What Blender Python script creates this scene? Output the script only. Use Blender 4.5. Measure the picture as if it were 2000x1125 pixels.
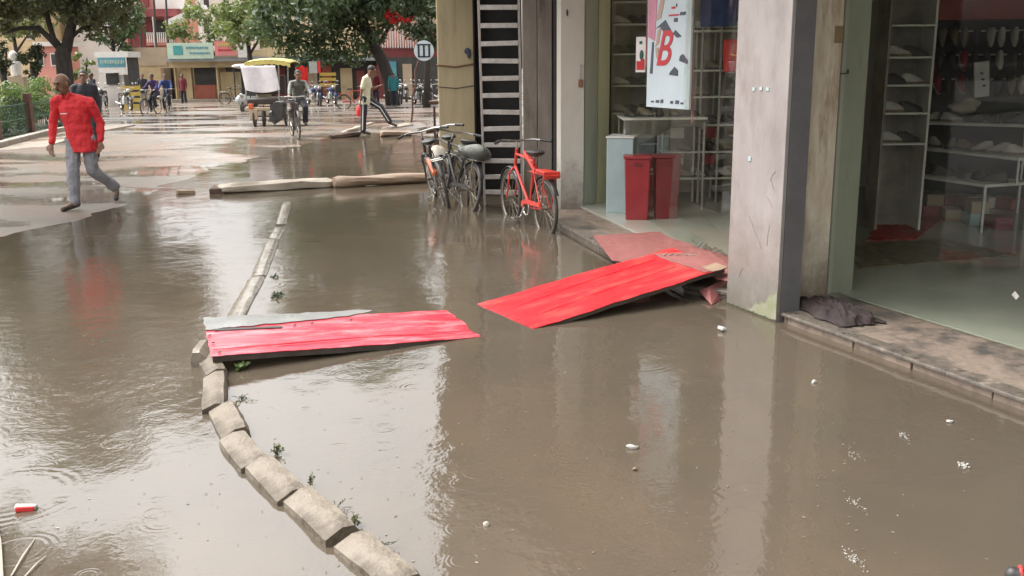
import bpy, math, random
from mathutils import Vector, Matrix, noise as mnoise
V = Vector
PI = math.pi
S = bpy.context.scene
for o in list(bpy.data.objects):
    bpy.data.objects.remove(o)
COL = S.collection

# ---------------------------------------------------------------- camera
F = 1900.0; CH = 1.75
up = V((-85, 8167, F)).normalized()
fw = V((0, 0, -1)); yy = (fw - up * fw.dot(up)).normalized(); xx = yy.cross(up)
RW = Matrix((xx, yy, up))                 # world = RW @ camera vector
cam = bpy.data.cameras.new('camera'); camo = bpy.data.objects.new('camera', cam); COL.objects.link(camo)
cam.sensor_width = 36; cam.lens = 36 * F / 2000; cam.clip_start = .05; cam.clip_end = 600
camo.matrix_world = Matrix.Translation((0, 0, CH)) @ RW.to_4x4()
S.camera = camo

# ---------------------------------------------------------------- sky, sun, exposure
SUN_EL, SUN_AZ = math.radians(58), math.radians(-70)
W = bpy.data.worlds.new('World'); S.world = W; W.use_nodes = True
nt = W.node_tree; nt.nodes.clear()
sk = nt.nodes.new('ShaderNodeTexSky'); sk.sky_type = 'NISHITA'; sk.sun_disc = False
sk.sun_elevation = SUN_EL; sk.sun_rotation = SUN_AZ; sk.dust_density = 6; sk.air_density = 1.5
hsv = nt.nodes.new('ShaderNodeHueSaturation'); hsv.inputs['Saturation'].default_value = .10
gain = nt.nodes.new('ShaderNodeMix'); gain.data_type = 'RGBA'; gain.blend_type = 'MULTIPLY'; gain.inputs[0].default_value = 1
gain.inputs[7].default_value = (1.0, .985, .97, 1)
tc = nt.nodes.new('ShaderNodeTexCoord'); nz = nt.nodes.new('ShaderNodeTexNoise'); nz.inputs['Scale'].default_value = 2.2
nz.inputs['Detail'].default_value = 5
mr = nt.nodes.new('ShaderNodeMapRange'); mr.inputs[1].default_value = .3; mr.inputs[2].default_value = .7
mr.inputs[3].default_value = .88; mr.inputs[4].default_value = 1.12
cl = nt.nodes.new('ShaderNodeMix'); cl.data_type = 'RGBA'; cl.blend_type = 'MULTIPLY'; cl.inputs[0].default_value = 1
bg = nt.nodes.new('ShaderNodeBackground'); bg.inputs['Strength'].default_value = .15
wo = nt.nodes.new('ShaderNodeOutputWorld')
L_ = nt.links.new
L_(sk.outputs[0], hsv.inputs['Color']); L_(hsv.outputs[0], gain.inputs[6]); L_(gain.outputs[2], cl.inputs[6])
L_(tc.outputs['Generated'], nz.inputs['Vector']); L_(nz.outputs['Fac'], mr.inputs[0]); L_(mr.outputs[0], cl.inputs[7])
L_(cl.outputs[2], bg.inputs['Color']); L_(bg.outputs[0], wo.inputs['Surface'])
sl = bpy.data.lights.new('sun', 'SUN'); sl.energy = .6; sl.angle = math.radians(50); sl.color = (1, .97, .92)
so = bpy.data.objects.new('sun', sl); COL.objects.link(so)
sd = V((math.sin(SUN_AZ) * math.cos(SUN_EL), math.cos(SUN_AZ) * math.cos(SUN_EL), math.sin(SUN_EL)))
so.rotation_euler = sd.to_track_quat('Z', 'Y').to_euler()
S.view_settings.view_transform = 'Standard'; S.view_settings.look = 'None'
S.view_settings.exposure = 1.68; S.view_settings.gamma = 1
S.render.engine = 'CYCLES'
S.cycles.max_bounces = 8; S.cycles.transparent_max_bounces = 12

# ---------------------------------------------------------------- geometry helpers
def ray(u, v): return RW @ V(((u - 1000) / F, -(v - 562.5) / F, -1))
def P(u, v, z=0.0):
    d = ray(u, v); t = (z - CH) / d.z; return V((0, 0, CH)) + d * t
def PY(u, v, Y):
    d = ray(u, v); return V((0, 0, CH)) + d * (Y / d.y)
SL = .0135
def gz(Y): return 0.0 if Y < 26 else -(Y - 26) * SL
def G(u, v):
    """point of the street under this spot of the picture (the street falls gently away beyond 26 m)"""
    p = P(u, v)
    if p.y > 26:
        d = ray(u, v); Y = (CH - 26 * SL) / (-d.z / d.y - SL); p = PY(u, v, Y)
    return p

class MB:
    def __init__(s): s.v = []; s.f = []
    def add(s, vs, fs):
        n = len(s.v); s.v += [V(a) for a in vs]; s.f += [tuple(i + n for i in f) for f in fs]; return s
    def box(s, c, d, R=None):
        c = V(c); hx, hy, hz = [a / 2 for a in d]
        vs = [V((x, y, z)) for x in (-hx, hx) for y in (-hy, hy) for z in (-hz, hz)]
        if R is not None: vs = [R @ a for a in vs]
        return s.add([a + c for a in vs], [(0, 1, 3, 2), (4, 6, 7, 5), (0, 4, 5, 1), (2, 3, 7, 6), (0, 2, 6, 4), (1, 5, 7, 3)])
    def bar(s, a, b, w, h, upv=(0, 0, 1)):
        a = V(a); b = V(b); d = b - a; y = d.normalized(); u = V(upv)
        if abs(y.dot(u)) > .98: u = V((1, 0, 0))
        x = y.cross(u).normalized(); z = x.cross(y)
        return s.box((a + b) / 2, (w, d.length, h), Matrix((x, y, z)).transposed())
    def prism(s, pts, z0, z1):
        n = len(pts)
        vs = [V((p[0], p[1], z0)) for p in pts] + [V((p[0], p[1], z1)) for p in pts]
        A = sum(pts[i][0] * pts[(i + 1) % n][1] - pts[(i + 1) % n][0] * pts[i][1] for i in range(n))
        fs = [tuple(range(n))[::-1], tuple(range(n, 2 * n))] + [(i, (i + 1) % n, n + (i + 1) % n, n + i) for i in range(n)]
        if A < 0: fs = [f[::-1] for f in fs]
        return s.add(vs, fs)
    def tube(s, path, r, n=8, cap=True):
        path = [V(p) for p in path]; m = len(path)
        rs = r if isinstance(r, (list, tuple)) else [r] * m
        vs = []; ref = None
        for i, p in enumerate(path):
            d = (path[min(i + 1, m - 1)] - path[max(i - 1, 0)]).normalized()
            if ref is None: ref = V((0, 0, 1)) if abs(d.z) < .9 else V((1, 0, 0))
            x = (ref - d * ref.dot(d)).normalized(); y = d.cross(x); ref = x
            for k in range(n):
                a = 2 * PI * k / n; vs.append(p + (x * math.cos(a) + y * math.sin(a)) * rs[i])
        fs = [(i * n + k, i * n + (k + 1) % n, (i + 1) * n + (k + 1) % n, (i + 1) * n + k) for i in range(m - 1) for k in range(n)]
        if cap: fs += [tuple(range(n))[::-1], tuple((m - 1) * n + k for k in range(n))]
        return s.add(vs, fs)
    def ell(s, c, r, R=None, nu=12, nv=8):
        c = V(c); r = (r, r, r) if not isinstance(r, (tuple, list)) else r
        vs = [V((0, 0, -r[2]))]
        for j in range(1, nv):
            t = -PI / 2 + PI * j / nv
            for i in range(nu):
                a = 2 * PI * i / nu; vs.append(V((r[0] * math.cos(t) * math.cos(a), r[1] * math.cos(t) * math.sin(a), r[2] * math.sin(t))))
        vs.append(V((0, 0, r[2])))
        if R is not None: vs = [R @ a for a in vs]
        fs = [(0, 1 + (i + 1) % nu, 1 + i) for i in range(nu)]
        for j in range(nv - 2):
            for i in range(nu):
                a = 1 + j * nu; fs.append((a + i, a + (i + 1) % nu, a + nu + (i + 1) % nu, a + nu + i))
        a = 1 + (nv - 2) * nu; fs += [(a + i, a + (i + 1) % nu, a + nu) for i in range(nu)]
        return s.add([v + c for v in vs], fs)
    def cap(s, a, b, r0, r1, n=10):
        s.tube([a, b], [r0, r1], n); s.ell(a, r0, None, n, 6); return s.ell(b, r1, None, n, 6)
    def torus(s, c, ax, R, r, n=28, m=6, sq=1.0):
        c = V(c); ax = V(ax).normalized(); u = V((0, 0, 1)) if abs(ax.z) < .9 else V((1, 0, 0))
        x = ax.cross(u).normalized(); y = ax.cross(x); vs = []
        for i in range(n):
            a = 2 * PI * i / n; rd = x * math.cos(a) + y * math.sin(a)
            for k in range(m):
                b = 2 * PI * k / m; vs.append(c + rd * (R + r * math.cos(b)) + ax * (r * sq * math.sin(b)))
        fs = [(i * m + k, ((i + 1) % n) * m + k, ((i + 1) % n) * m + (k + 1) % m, i * m + (k + 1) % m) for i in range(n) for k in range(m)]
        return s.add(vs, fs)
    def loft(s, rings, n=16):
        """closed body through (centre, rx, ry) rings, lying across z"""
        vs = []
        for c, rx, ry in rings:
            for k in range(n):
                a = 2 * PI * k / n; vs.append(V(c) + V((rx * math.cos(a), ry * math.sin(a), 0)))
        m = len(rings)
        fs = [(i * n + k, i * n + (k + 1) % n, (i + 1) * n + (k + 1) % n, (i + 1) * n + k) for i in range(m - 1) for k in range(n)]
        fs += [tuple(range(n))[::-1], tuple((m - 1) * n + k for k in range(n))]
        return s.add(vs, fs)
    def grid(s, pf, nu, nv, th=0.0):
        """sheet of points pf(i/nu, j/nv), with thickness th downwards"""
        top = [V(pf(i / nu, j / nv)) for j in range(nv + 1) for i in range(nu + 1)]; w = nu + 1
        fs = [(j * w + i, j * w + i + 1, (j + 1) * w + i + 1, (j + 1) * w + i) for j in range(nv) for i in range(nu)]
        if th:
            k = len(top); vs = top + [p - V((0, 0, th)) for p in top]
            fs2 = [tuple(a + k for a in f[::-1]) for f in fs]
            e = [j for j in range(nu + 1)] + [j * w + nu for j in range(1, nv + 1)] + [nv * w + j for j in range(nu - 1, -1, -1)] + [j * w for j in range(nv - 1, 0, -1)]
            fs3 = [(e[i], e[i] + k, e[(i + 1) % len(e)] + k, e[(i + 1) % len(e)]) for i in range(len(e))]
            return s.add(vs, fs + fs2 + fs3)
        return s.add(top, fs)
    def jitter(s, a, sc=3.0, seed=0):
        for p in s.v:
            p += mnoise.noise_vector(p * sc + V((seed, seed * 1.7, 0))) * a
        return s
    def build(s, name, m, parent=None, smooth=False, bevel=0, seg=2, loc=None):
        me = bpy.data.meshes.new(name)
        if loc is not None: me.from_pydata([v - V(loc) for v in s.v], [], s.f)
        else: me.from_pydata(s.v, [], s.f)
        me.update()
        if m: me.materials.append(m)
        if smooth:
            me.shade_smooth()
            if smooth != 2: me.set_sharp_from_angle(angle=math.radians(40))
        o = bpy.data.objects.new(name, me); COL.objects.link(o)
        if loc is not None: o.location = loc
        if parent: o.parent = parent
        if bevel:
            b = o.modifiers.new('bevel', 'BEVEL'); b.width = bevel; b.segments = seg; b.limit_method = 'ANGLE'
        return o

def tag(o, label, cat, group=None):
    o['label'] = label; o['category'] = cat
    if group: o['group'] = group
    return o
def struct(o): o['kind'] = 'structure'; return o
def thing(name, label, cat, loc=(0, 0, 0), rz=0, group=None, sc=1):
    o = bpy.data.objects.new(name, None); COL.objects.link(o); o.empty_display_size = .1
    o.location = loc; o.rotation_euler = (0, 0, rz); o.scale = (sc, sc, sc)
    return tag(o, label, cat, group)
def copy_tree(o, parent=None):
    c = o.copy(); COL.objects.link(c); c.parent = parent
    for ch in list(o.children): copy_tree(ch, c)
    return c
def dup(o, loc, rz=0, label=None, sc=None, group=None):
    c = copy_tree(o); c.location = loc; c.rotation_euler = (0, 0, rz)
    if sc: c.scale = (sc, sc, sc)
    if label: c['label'] = label
    if group: c['group'] = group
    return c

# ---------------------------------------------------------------- materials
def mat(name, col, rough=.6, col2=None, scale=6, bump=.15, bscale=None, metal=0, stretch=(1, 1, 1), rvar=.12, lo=.35, hi=.65,
        stain_or_glare=None, stain_scale=2, stain_lo=.55, stain_hi=.7, island=0, spec=.5, bdist=.01, grime=None, alpha=1):
    m = bpy.data.materials.new(name); m.use_nodes = True; t = m.node_tree; N = t.nodes; K = t.links.new
    b = N['Principled BSDF']
    if col2 is None: col2 = tuple(c * .72 for c in col)
    tc = N.new('ShaderNodeTexCoord'); mp = N.new('ShaderNodeMapping'); mp.inputs['Scale'].default_value = stretch
    K(tc.outputs['Object'], mp.inputs[0])
    n1 = N.new('ShaderNodeTexNoise'); n1.inputs['Scale'].default_value = scale; n1.inputs['Detail'].default_value = 6; n1.inputs['Roughness'].default_value = .65
    K(mp.outputs[0], n1.inputs['Vector'])
    r1 = N.new('ShaderNodeMapRange'); r1.inputs[1].default_value = lo; r1.inputs[2].default_value = hi; K(n1.outputs['Fac'], r1.inputs[0])
    mx = N.new('ShaderNodeMix'); mx.data_type = 'RGBA'; mx.inputs[6].default_value = (*col, 1); mx.inputs[7].default_value = (*col2, 1)
    K(r1.outputs[0], mx.inputs[0]); out = mx.outputs[2]
    if stain_or_glare:
        n2 = N.new('ShaderNodeTexNoise'); n2.inputs['Scale'].default_value = stain_scale; n2.inputs['Detail'].default_value = 8; n2.inputs['Roughness'].default_value = .7
        K(mp.outputs[0], n2.inputs['Vector'])
        r2 = N.new('ShaderNodeMapRange'); r2.inputs[1].default_value = stain_lo; r2.inputs[2].default_value = stain_hi; K(n2.outputs['Fac'], r2.inputs[0])
        m2 = N.new('ShaderNodeMix'); m2.data_type = 'RGBA'; m2.inputs[7].default_value = (*stain_or_glare, 1); K(out, m2.inputs[6]); K(r2.outputs[0], m2.inputs[0]); out = m2.outputs[2]
    if grime:
        sx_ = N.new('ShaderNodeSeparateXYZ'); K(tc.outputs['Object'], sx_.inputs[0])
        n4 = N.new('ShaderNodeTexNoise'); n4.inputs['Scale'].default_value = 7; n4.inputs['Detail'].default_value = 8; n4.inputs['Roughness'].default_value = .75; K(tc.outputs['Object'], n4.inputs['Vector'])
        a4 = N.new('ShaderNodeMath'); a4.operation = 'MULTIPLY_ADD'; K(n4.outputs['Fac'], a4.inputs[0]); a4.inputs[1].default_value = -1.1; K(sx_.outputs[2], a4.inputs[2])
        r5 = N.new('ShaderNodeMapRange'); r5.inputs[1].default_value = -.50; r5.inputs[2].default_value = grime[0] - .50; r5.inputs[3].default_value = grime[2]; r5.inputs[4].default_value = 0; K(a4.outputs[0], r5.inputs[0])
        m5 = N.new('ShaderNodeMix'); m5.data_type = 'RGBA'; m5.inputs[7].default_value = (*grime[1], 1); K(out, m5.inputs[6]); K(r5.outputs[0], m5.inputs[0]); out = m5.outputs[2]
    if island:
        g = N.new('ShaderNodeNewGeometry'); r3 = N.new('ShaderNodeMapRange'); r3.inputs[3].default_value = 1 - island; r3.inputs[4].default_value = 1 + island
        K(g.outputs['Random Per Island'], r3.inputs[0]); m3 = N.new('ShaderNodeMix'); m3.data_type = 'RGBA'; m3.blend_type = 'MULTIPLY'; m3.inputs[0].default_value = 1
        K(out, m3.inputs[6]); K(r3.outputs[0], m3.inputs[7]); out = m3.outputs[2]
    K(out, b.inputs['Base Color'])
    r4 = N.new('ShaderNodeMapRange'); r4.inputs[3].default_value = max(.02, rough - rvar); r4.inputs[4].default_value = min(1, rough + rvar)
    K(n1.outputs['Fac'], r4.inputs[0]); K(r4.outputs[0], b.inputs['Roughness'])
    b.inputs['Metallic'].default_value = metal; b.inputs['Specular IOR Level'].default_value = spec
    if alpha < 1: b.inputs['Alpha'].default_value = alpha
    if bump:
        n3 = N.new('ShaderNodeTexNoise'); n3.inputs['Scale'].default_value = bscale or scale * 5; n3.inputs['Detail'].default_value = 5
        K(mp.outputs[0], n3.inputs['Vector']); bp = N.new('ShaderNodeBump'); bp.inputs['Strength'].default_value = bump; bp.inputs['Distance'].default_value = bdist
        K(n3.outputs['Fac'], bp.inputs['Height']); K(bp.outputs[0], b.inputs['Normal'])
    return m

def water_mat():
    m = bpy.data.materials.new('flood_water'); m.use_nodes = True; t = m.node_tree; N = t.nodes; K = t.links.new
    b = N['Principled BSDF']; out = N['Material Output']
    g = N.new('ShaderNodeNewGeometry')
    def nz(sc, det=3, st=(1, 1, 1), ro=.5):
        mp = N.new('ShaderNodeMapping'); mp.inputs['Scale'].default_value = st; K(g.outputs['Position'], mp.inputs[0])
        n = N.new('ShaderNodeTexNoise'); n.inputs['Scale'].default_value = sc; n.inputs['Detail'].default_value = det; n.inputs['Roughness'].default_value = ro
        K(mp.outputs[0], n.inputs['Vector']); return n.outputs['Fac']
    def rng(x, a, c, d, e):
        r = N.new('ShaderNodeMapRange'); r.inputs[1].default_value = a; r.inputs[2].default_value = c; r.inputs[3].default_value = d; r.inputs[4].default_value = e
        K(x, r.inputs[0]); return r.outputs[0]
    def ma(op, x, y=None):
        q = N.new('ShaderNodeMath'); q.operation = op
        for i, a in enumerate((x, y)):
            if a is None: continue
            if isinstance(a, (int, float)): q.inputs[i].default_value = a
            else: K(a, q.inputs[i])
        return q.outputs[0]
    # silt colour
    mx = N.new('ShaderNodeMix'); mx.data_type = 'RGBA'
    mx.inputs[6].default_value = (.092, .076, .057, 1); mx.inputs[7].default_value = (.122, .094, .066, 1)
    K(rng(nz(.55, 7, (1, .7, 1), .68), .42, .68, 0, 1), mx.inputs[0]); K(mx.outputs[2], b.inputs['Base Color'])
    b.inputs['Roughness'].default_value = .045; b.inputs['IOR'].default_value = 1.95
    # drizzle rings of three sizes plus patchy chop
    h = ma('MULTIPLY', nz(1.6, 2), .28)
    patch = rng(nz(.45, 3), .44, .62, .22, 1.0)
    h = ma('ADD', h, ma('MULTIPLY', ma('MULTIPLY', nz(9, 3, (1, .8, 1)), patch), .30))
    h = ma('ADD', h, ma('MULTIPLY', ma('MULTIPLY', nz(38, 3), patch), .085))
    for sc, fr, amp, off in ((2.3, 95, .010, 3.1), (4.6, 75, .010, 9.7), (1.1, 120, .012, 17.3)):
        mp = N.new('ShaderNodeMapping'); mp.inputs['Location'].default_value = (off, off * 1.3, 0); K(g.outputs['Position'], mp.inputs[0])
        vo = N.new('ShaderNodeTexVoronoi'); vo.voronoi_dimensions = '2D'; vo.inputs['Scale'].default_value = sc; K(mp.outputs[0], vo.inputs['Vector'])
        d = vo.outputs['Distance']; sp = N.new('ShaderNodeSeparateColor'); K(vo.outputs['Color'], sp.inputs[0])
        ringr = rng(sp.outputs[1], 0, 1, .08, .30)                  # each ring has its own radius
        band = ma('MAXIMUM', ma('SUBTRACT', 1, ma('MULTIPLY', ma('ABSOLUTE', ma('SUBTRACT', d, ringr)), 9)), 0)
        w = ma('MULTIPLY', ma('SINE', ma('MULTIPLY', d, fr)), ma('MULTIPLY', band, ma('GREATER_THAN', sp.outputs[0], .62)))
        h = ma('ADD', h, ma('MULTIPLY', w, amp))
    bp = N.new('ShaderNodeBump'); bp.inputs['Strength'].default_value = 1; bp.inputs['Distance'].default_value = .014
    K(h, bp.inputs['Height']); K(bp.outputs[0], b.inputs['Normal'])
    # slightly see-through silt: what lies just under the surface shows a little
    tr = N.new('ShaderNodeBsdfTransparent'); tr.inputs[0].default_value = (.9, .78, .6, 1)
    ms = N.new('ShaderNodeMixShader'); ms.inputs[0].default_value = .16
    K(b.outputs[0], ms.inputs[1]); K(tr.outputs[0], ms.inputs[2]); K(ms.outputs[0], out.inputs['Surface'])
    return m

def glass_mat(name='shop_glass', tint=(.95, .965, .945), ior=1.28):
    m = bpy.data.materials.new(name); m.use_nodes = True; t = m.node_tree; N = t.nodes; K = t.links.new; N.clear()
    out = N.new('ShaderNodeOutputMaterial'); tr = N.new('ShaderNodeBsdfTransparent'); tr.inputs[0].default_value = (*tint, 1)
    gl = N.new('ShaderNodeBsdfGlossy'); gl.inputs['Roughness'].default_value = .02
    fr = N.new('ShaderNodeFresnel'); fr.inputs[0].default_value = ior
    df = N.new('ShaderNodeBsdfDiffuse'); df.inputs[0].default_value = (.5, .5, .45, 1)
    tc = N.new('ShaderNodeTexCoord'); n = N.new('ShaderNodeTexNoise'); n.inputs['Scale'].default_value = 2.5; n.inputs['Detail'].default_value = 6; K(tc.outputs['Object'], n.inputs['Vector'])
    r = N.new('ShaderNodeMapRange'); r.inputs[1].default_value = .4; r.inputs[2].default_value = .8; r.inputs[4].default_value = .012; K(n.outputs['Fac'], r.inputs[0])
    m1 = N.new('ShaderNodeMixShader'); m2 = N.new('ShaderNodeMixShader')
    g = N.new('ShaderNodeNewGeometry'); inv = N.new('ShaderNodeMath'); inv.operation = 'SUBTRACT'; inv.inputs[0].default_value = 1; K(g.outputs['Backfacing'], inv.inputs[1])
    fm = N.new('ShaderNodeMath'); fm.operation = 'MULTIPLY'; K(fr.outputs[0], fm.inputs[0]); K(inv.outputs[0], fm.inputs[1])
    K(fm.outputs[0], m1.inputs[0]); K(tr.outputs[0], m1.inputs[1]); K(gl.outputs[0], m1.inputs[2])
    K(r.outputs[0], m2.inputs[0]); K(m1.outputs[0], m2.inputs[1]); K(df.outputs[0], m2.inputs[2]); K(m2.outputs[0], out.inputs['Surface'])
    return m

def road_mat():
    m = mat('wet_road', (.20, .175, .15), .30, (.135, .115, .095), 1.3, .35, 60, stain_or_glare=(.20, .13, .095), stain_scale=.35, stain_lo=.48, stain_hi=.62, bdist=.006)
    t = m.node_tree; N = t.nodes; K = t.links.new; b = N['Principled BSDF']
    g = N.new('ShaderNodeNewGeometry'); mp = N.new('ShaderNodeMapping'); mp.inputs['Scale'].default_value = (.28, .6, 1); K(g.outputs['Position'], mp.inputs[0])
    n = N.new('ShaderNodeTexNoise'); n.inputs['Scale'].default_value = 1; n.inputs['Detail'].default_value = 5; K(mp.outputs[0], n.inputs['Vector'])
    r = N.new('ShaderNodeMapRange'); r.inputs[1].default_value = .47; r.inputs[2].default_value = .56; r.inputs[3].default_value = .34; r.inputs[4].default_value = .05
    K(n.outputs['Fac'], r.inputs[0])
    for l in list(b.inputs['Roughness'].links): t.links.remove(l)
    K(r.outputs[0], b.inputs['Roughness'])
    bp = [x for x in N if x.type == 'BUMP'][0]; r2 = N.new('ShaderNodeMapRange'); r2.inputs[1].default_value = .05; r2.inputs[2].default_value = .34; r2.inputs[3].default_value = .03; r2.inputs[4].default_value = .5
    K(r.outputs[0], r2.inputs[0]); K(r2.outputs[0], bp.inputs['Strength'])
    b.inputs['IOR'].default_value = 1.5
    return m

def leaf_mat(name, c1, c2):
    m = mat(name, c1, .5, c2, .9, 0, island=.35, rvar=.1)
    b = m.node_tree.nodes['Principled BSDF']
    N = m.node_tree.nodes; K = m.node_tree.links.new
    tl = N.new('ShaderNodeBsdfTranslucent'); tl.inputs[0].default_value = (c1[0] * 1.3, c1[1] * 1.4, c1[2], 1)
    ms = N.new('ShaderNodeMixShader'); ms.inputs[0].default_value = .3
    K(b.outputs[0], ms.inputs[1]); K(tl.outputs[0], ms.inputs[2]); K(ms.outputs[0], N['Material Output'].inputs['Surface'])
    return m

M = {}
M['water'] = water_mat(); M['glass'] = glass_mat(); M['road'] = road_mat()
M['pillar'] = mat('pillar_marble', (.31, .285, .275), .38, (.25, .228, .22), 3, .12, 30, stain_or_glare=(.17, .145, .13), stain_scale=3.2, stain_lo=.48, stain_hi=.76, stretch=(1, 1, .45), grime=(.75, (.13, .115, .085), .75))
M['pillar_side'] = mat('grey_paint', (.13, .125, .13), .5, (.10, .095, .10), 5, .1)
M['algae'] = mat('green_stain', (.20, .22, .115), .7, (.26, .25, .20), 14, .1)
M['marble2'] = mat('veined_marble', (.72, .66, .55), .32, (.48, .38, .26), 5, .06, 30, stretch=(1.6, 1.6, .33), stain_or_glare=(.36, .25, .17), stain_scale=4, stain_lo=.52, stain_hi=.66, grime=(.6, (.12, .095, .065), .75))
M['green_post'] = mat('green_painted_post', (.31, .32, .255), .42, (.25, .26, .205), 3, .06, stretch=(1, 1, .3), stain_or_glare=(.16, .17, .11), stain_scale=4)
M['cream_post'] = mat('cream_pilaster', (.68, .64, .57), .5, (.60, .56, .50), 3, .1, stretch=(1, 1, .4), stain_or_glare=(.33, .26, .2), stain_scale=6, stain_lo=.64, stain_hi=.75, grime=(.6, (.12, .095, .065), .75))
M['lime_post'] = mat('lime_frame', (.66, .66, .42), .45, (.56, .56, .36), 3, .06, stretch=(2, 2, .2))
M['sage_post'] = mat('sage_frame', (.48, .50, .40), .45, (.40, .42, .34), 3, .06, stretch=(2, 2, .2))
M['beige_col'] = mat('beige_column_paint', (.46, .37, .22), .6, (.38, .31, .18), 3, .12, stretch=(3, 3, .4), stain_or_glare=(.22, .18, .11), stain_scale=3, stain_lo=.58, stain_hi=.8, grime=(.6, (.12, .095, .065), .75))
M['old_concrete'] = mat('old_plaster', (.31, .27, .23), .75, (.22, .19, .16), 4, .3, 30, stretch=(2.5, 2.5, .5), stain_or_glare=(.12, .10, .08), stain_scale=3, stain_lo=.55, stain_hi=.72, grime=(.6, (.12, .095, .065), .75))
M['dark'] = mat('painted_void_shade', (.020, .018, .016), .8, (.012, .011, .010), 4, .05)  # near-black tone paints in the shade of gaps and stairwell
M['upper'] = mat('facade_plaster', (.20, .165, .125), .8, (.15, .125, .095), 1.2, .2, 20, stain_or_glare=(.10, .085, .065), stain_scale=1.5)
M['canopy'] = mat('canopy_concrete', (.24, .21, .18), .8, (.17, .15, .13), 2, .2)
M['granite'] = mat('granite_step', (.27, .215, .175), .32, (.19, .15, .12), 18, .2, 60, stain_or_glare=(.085, .078, .07), stain_scale=3.2, stain_lo=.46, stain_hi=.60)
M['granite_dark'] = mat('black_granite_nosing', (.07, .062, .055), .3, (.15, .125, .10), 22, .2, 70, stain_or_glare=(.30, .25, .2), stain_scale=9, stain_lo=.56, stain_hi=.68)
M['riser'] = mat('step_riser', (.26, .20, .155), .6, (.15, .115, .09), 9, .3, 40, stain_or_glare=(.05, .04, .03), stain_scale=3.5, stain_lo=.52, stain_hi=.66)
M['tile'] = mat('shop_floor_tile', (.39, .39, .335), .16, (.32, .325, .275), 1.6, .02, 20, rvar=.06)
M['inwall'] = mat('shop_inner_wall', (.58, .55, .48), .8, (.50, .47, .41), 2, .05)
M['shelf'] = mat('white_shelf_board', (.68, .67, .61), .5, (.58, .57, .52), 6, .05)
M['shelf_back'] = mat('taupe_shelf_side', (.34, .31, .26), .6, (.19, .17, .14), 3, .05)
M['steel'] = mat('dull_steel', (.5, .5, .48), .4, (.38, .38, .36), 12, .05, metal=.5)
M['alu'] = mat('ladder_aluminium', (.50, .47, .44), .42, (.36, .33, .31), 14, .1, metal=.25)
M['red_panel'] = mat('red_painted_sheet', (.62, .022, .028), .30, (.50, .018, .028), 3, .5, 35, stain_or_glare=(.36, .10, .075), stain_scale=3.5, stain_lo=.50, stain_hi=.74, stretch=(.6, 2.4, 1), bdist=.004, rvar=.16)
M['red_wet_glare'] = mat('red_wet_sheet_glare', (.60, .03, .06), .22, (.46, .018, .035), 2.5, .6, 28, stain_or_glare=(.62, .25, .27), stain_scale=3, stain_lo=.48, stain_hi=.68, stretch=(.6, 2.6, 1), bdist=.004, rvar=.14)  # pink blotches are sky glare on the wet sheet, painted into the colour
M['grey_sheet'] = mat('grey_wet_sheet', (.20, .20, .185), .30, (.14, .14, .13), 4, .3, 25, bdist=.003)
M['wood_under'] = mat('dark_board_underside', (.045, .035, .028), .7, (.08, .06, .045), 8, .3)
M['mauve_mat'] = mat('dusty_red_mat', (.25, .085, .075), .75, (.19, .06, .055), 7, .5, 45, stain_or_glare=(.29, .16, .13), stain_scale=6, stain_lo=.55, stain_hi=.7)
M['stone'] = mat('kerb_stone', (.185, .157, .122), .6, (.115, .092, .066), 7, .8, 40, stain_or_glare=(.06, .045, .03), stain_scale=5, stain_lo=.50, stain_hi=.64, bdist=.012)
M['wet_stone'] = mat('wet_kerb_slab', (.24, .21, .17), .18, (.17, .15, .12), 8, .3, 30, stain_or_glare=(.09, .08, .06), stain_scale=6)
M['log_white'] = mat('bleached_timber', (.42, .37, .30), .55, (.30, .25, .19), 5, .4, 30, stretch=(.5, 3, 3), stain_or_glare=(.16, .09, .06), stain_scale=2.5, stain_lo=.56, stain_hi=.66)
M['log_brown'] = mat('tan_timber', (.34, .25, .17), .5, (.24, .16, .11), 5, .4, 30, stretch=(.5, 3, 3))
M['log_dark'] = mat('rotten_timber', (.10, .05, .03), .7, (.045, .03, .02), 8, .5)
M['cloth_brown'] = mat('brown_rag', (.042, .028, .026), .85, (.020, .013, .013), 9, .5, 60)
M['tyre'] = mat('tyre_rubber', (.03, .028, .026), .6, (.06, .052, .045), 20, .2)
M['rim'] = mat('bicycle_rim', (.28, .25, .21), .4, (.18, .15, .12), 20, .1, metal=.6)
M['bike_red'] = mat('bicycle_red_paint', (.62, .055, .035), .32, (.45, .03, .025), 9, .05)
M['bike_black'] = mat('bicycle_black_paint', (.035, .033, .032), .35, (.06, .055, .05), 9, .05)
M['orange'] = mat('orange_plastic', (.62, .14, .04), .45, (.48, .09, .03), 9, .05)
M['blackp'] = mat('black_rubber_plastic', (.028, .027, .027), .5, (.045, .043, .04), 12, .1)
M['chrome'] = mat('dull_chrome', (.55, .54, .52), .25, (.4, .38, .35), 12, .05, metal=.9)
M['bag_grey'] = mat('grey_green_tarp', (.14, .15, .125), .5, (.06, .062, .055), 9, .5, 40, stain_or_glare=(.34, .33, .30), stain_scale=7)
M['bag_cream'] = mat('cream_tarp', (.50, .45, .38), .6, (.38, .34, .28), 7, .3)
M['skin'] = mat('brown_skin', (.22, .115, .070), .5, (.18, .09, .055), 12, .05)
M['hair'] = mat('black_hair', (.018, .015, .013), .6, (.03, .026, .022), 30, .3)
M['eye'] = mat('dark_eye', (.03, .02, .015), .2)
M['red_shirt'] = mat('red_shirt_cloth', (.66, .028, .035), .75, (.54, .02, .028), 7, .5, 14, bdist=.02)
M['grey_cloth'] = mat('grey_trouser_cloth', (.27, .27, .29), .8, (.20, .20, .22), 8, .5, 16, bdist=.02)
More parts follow.
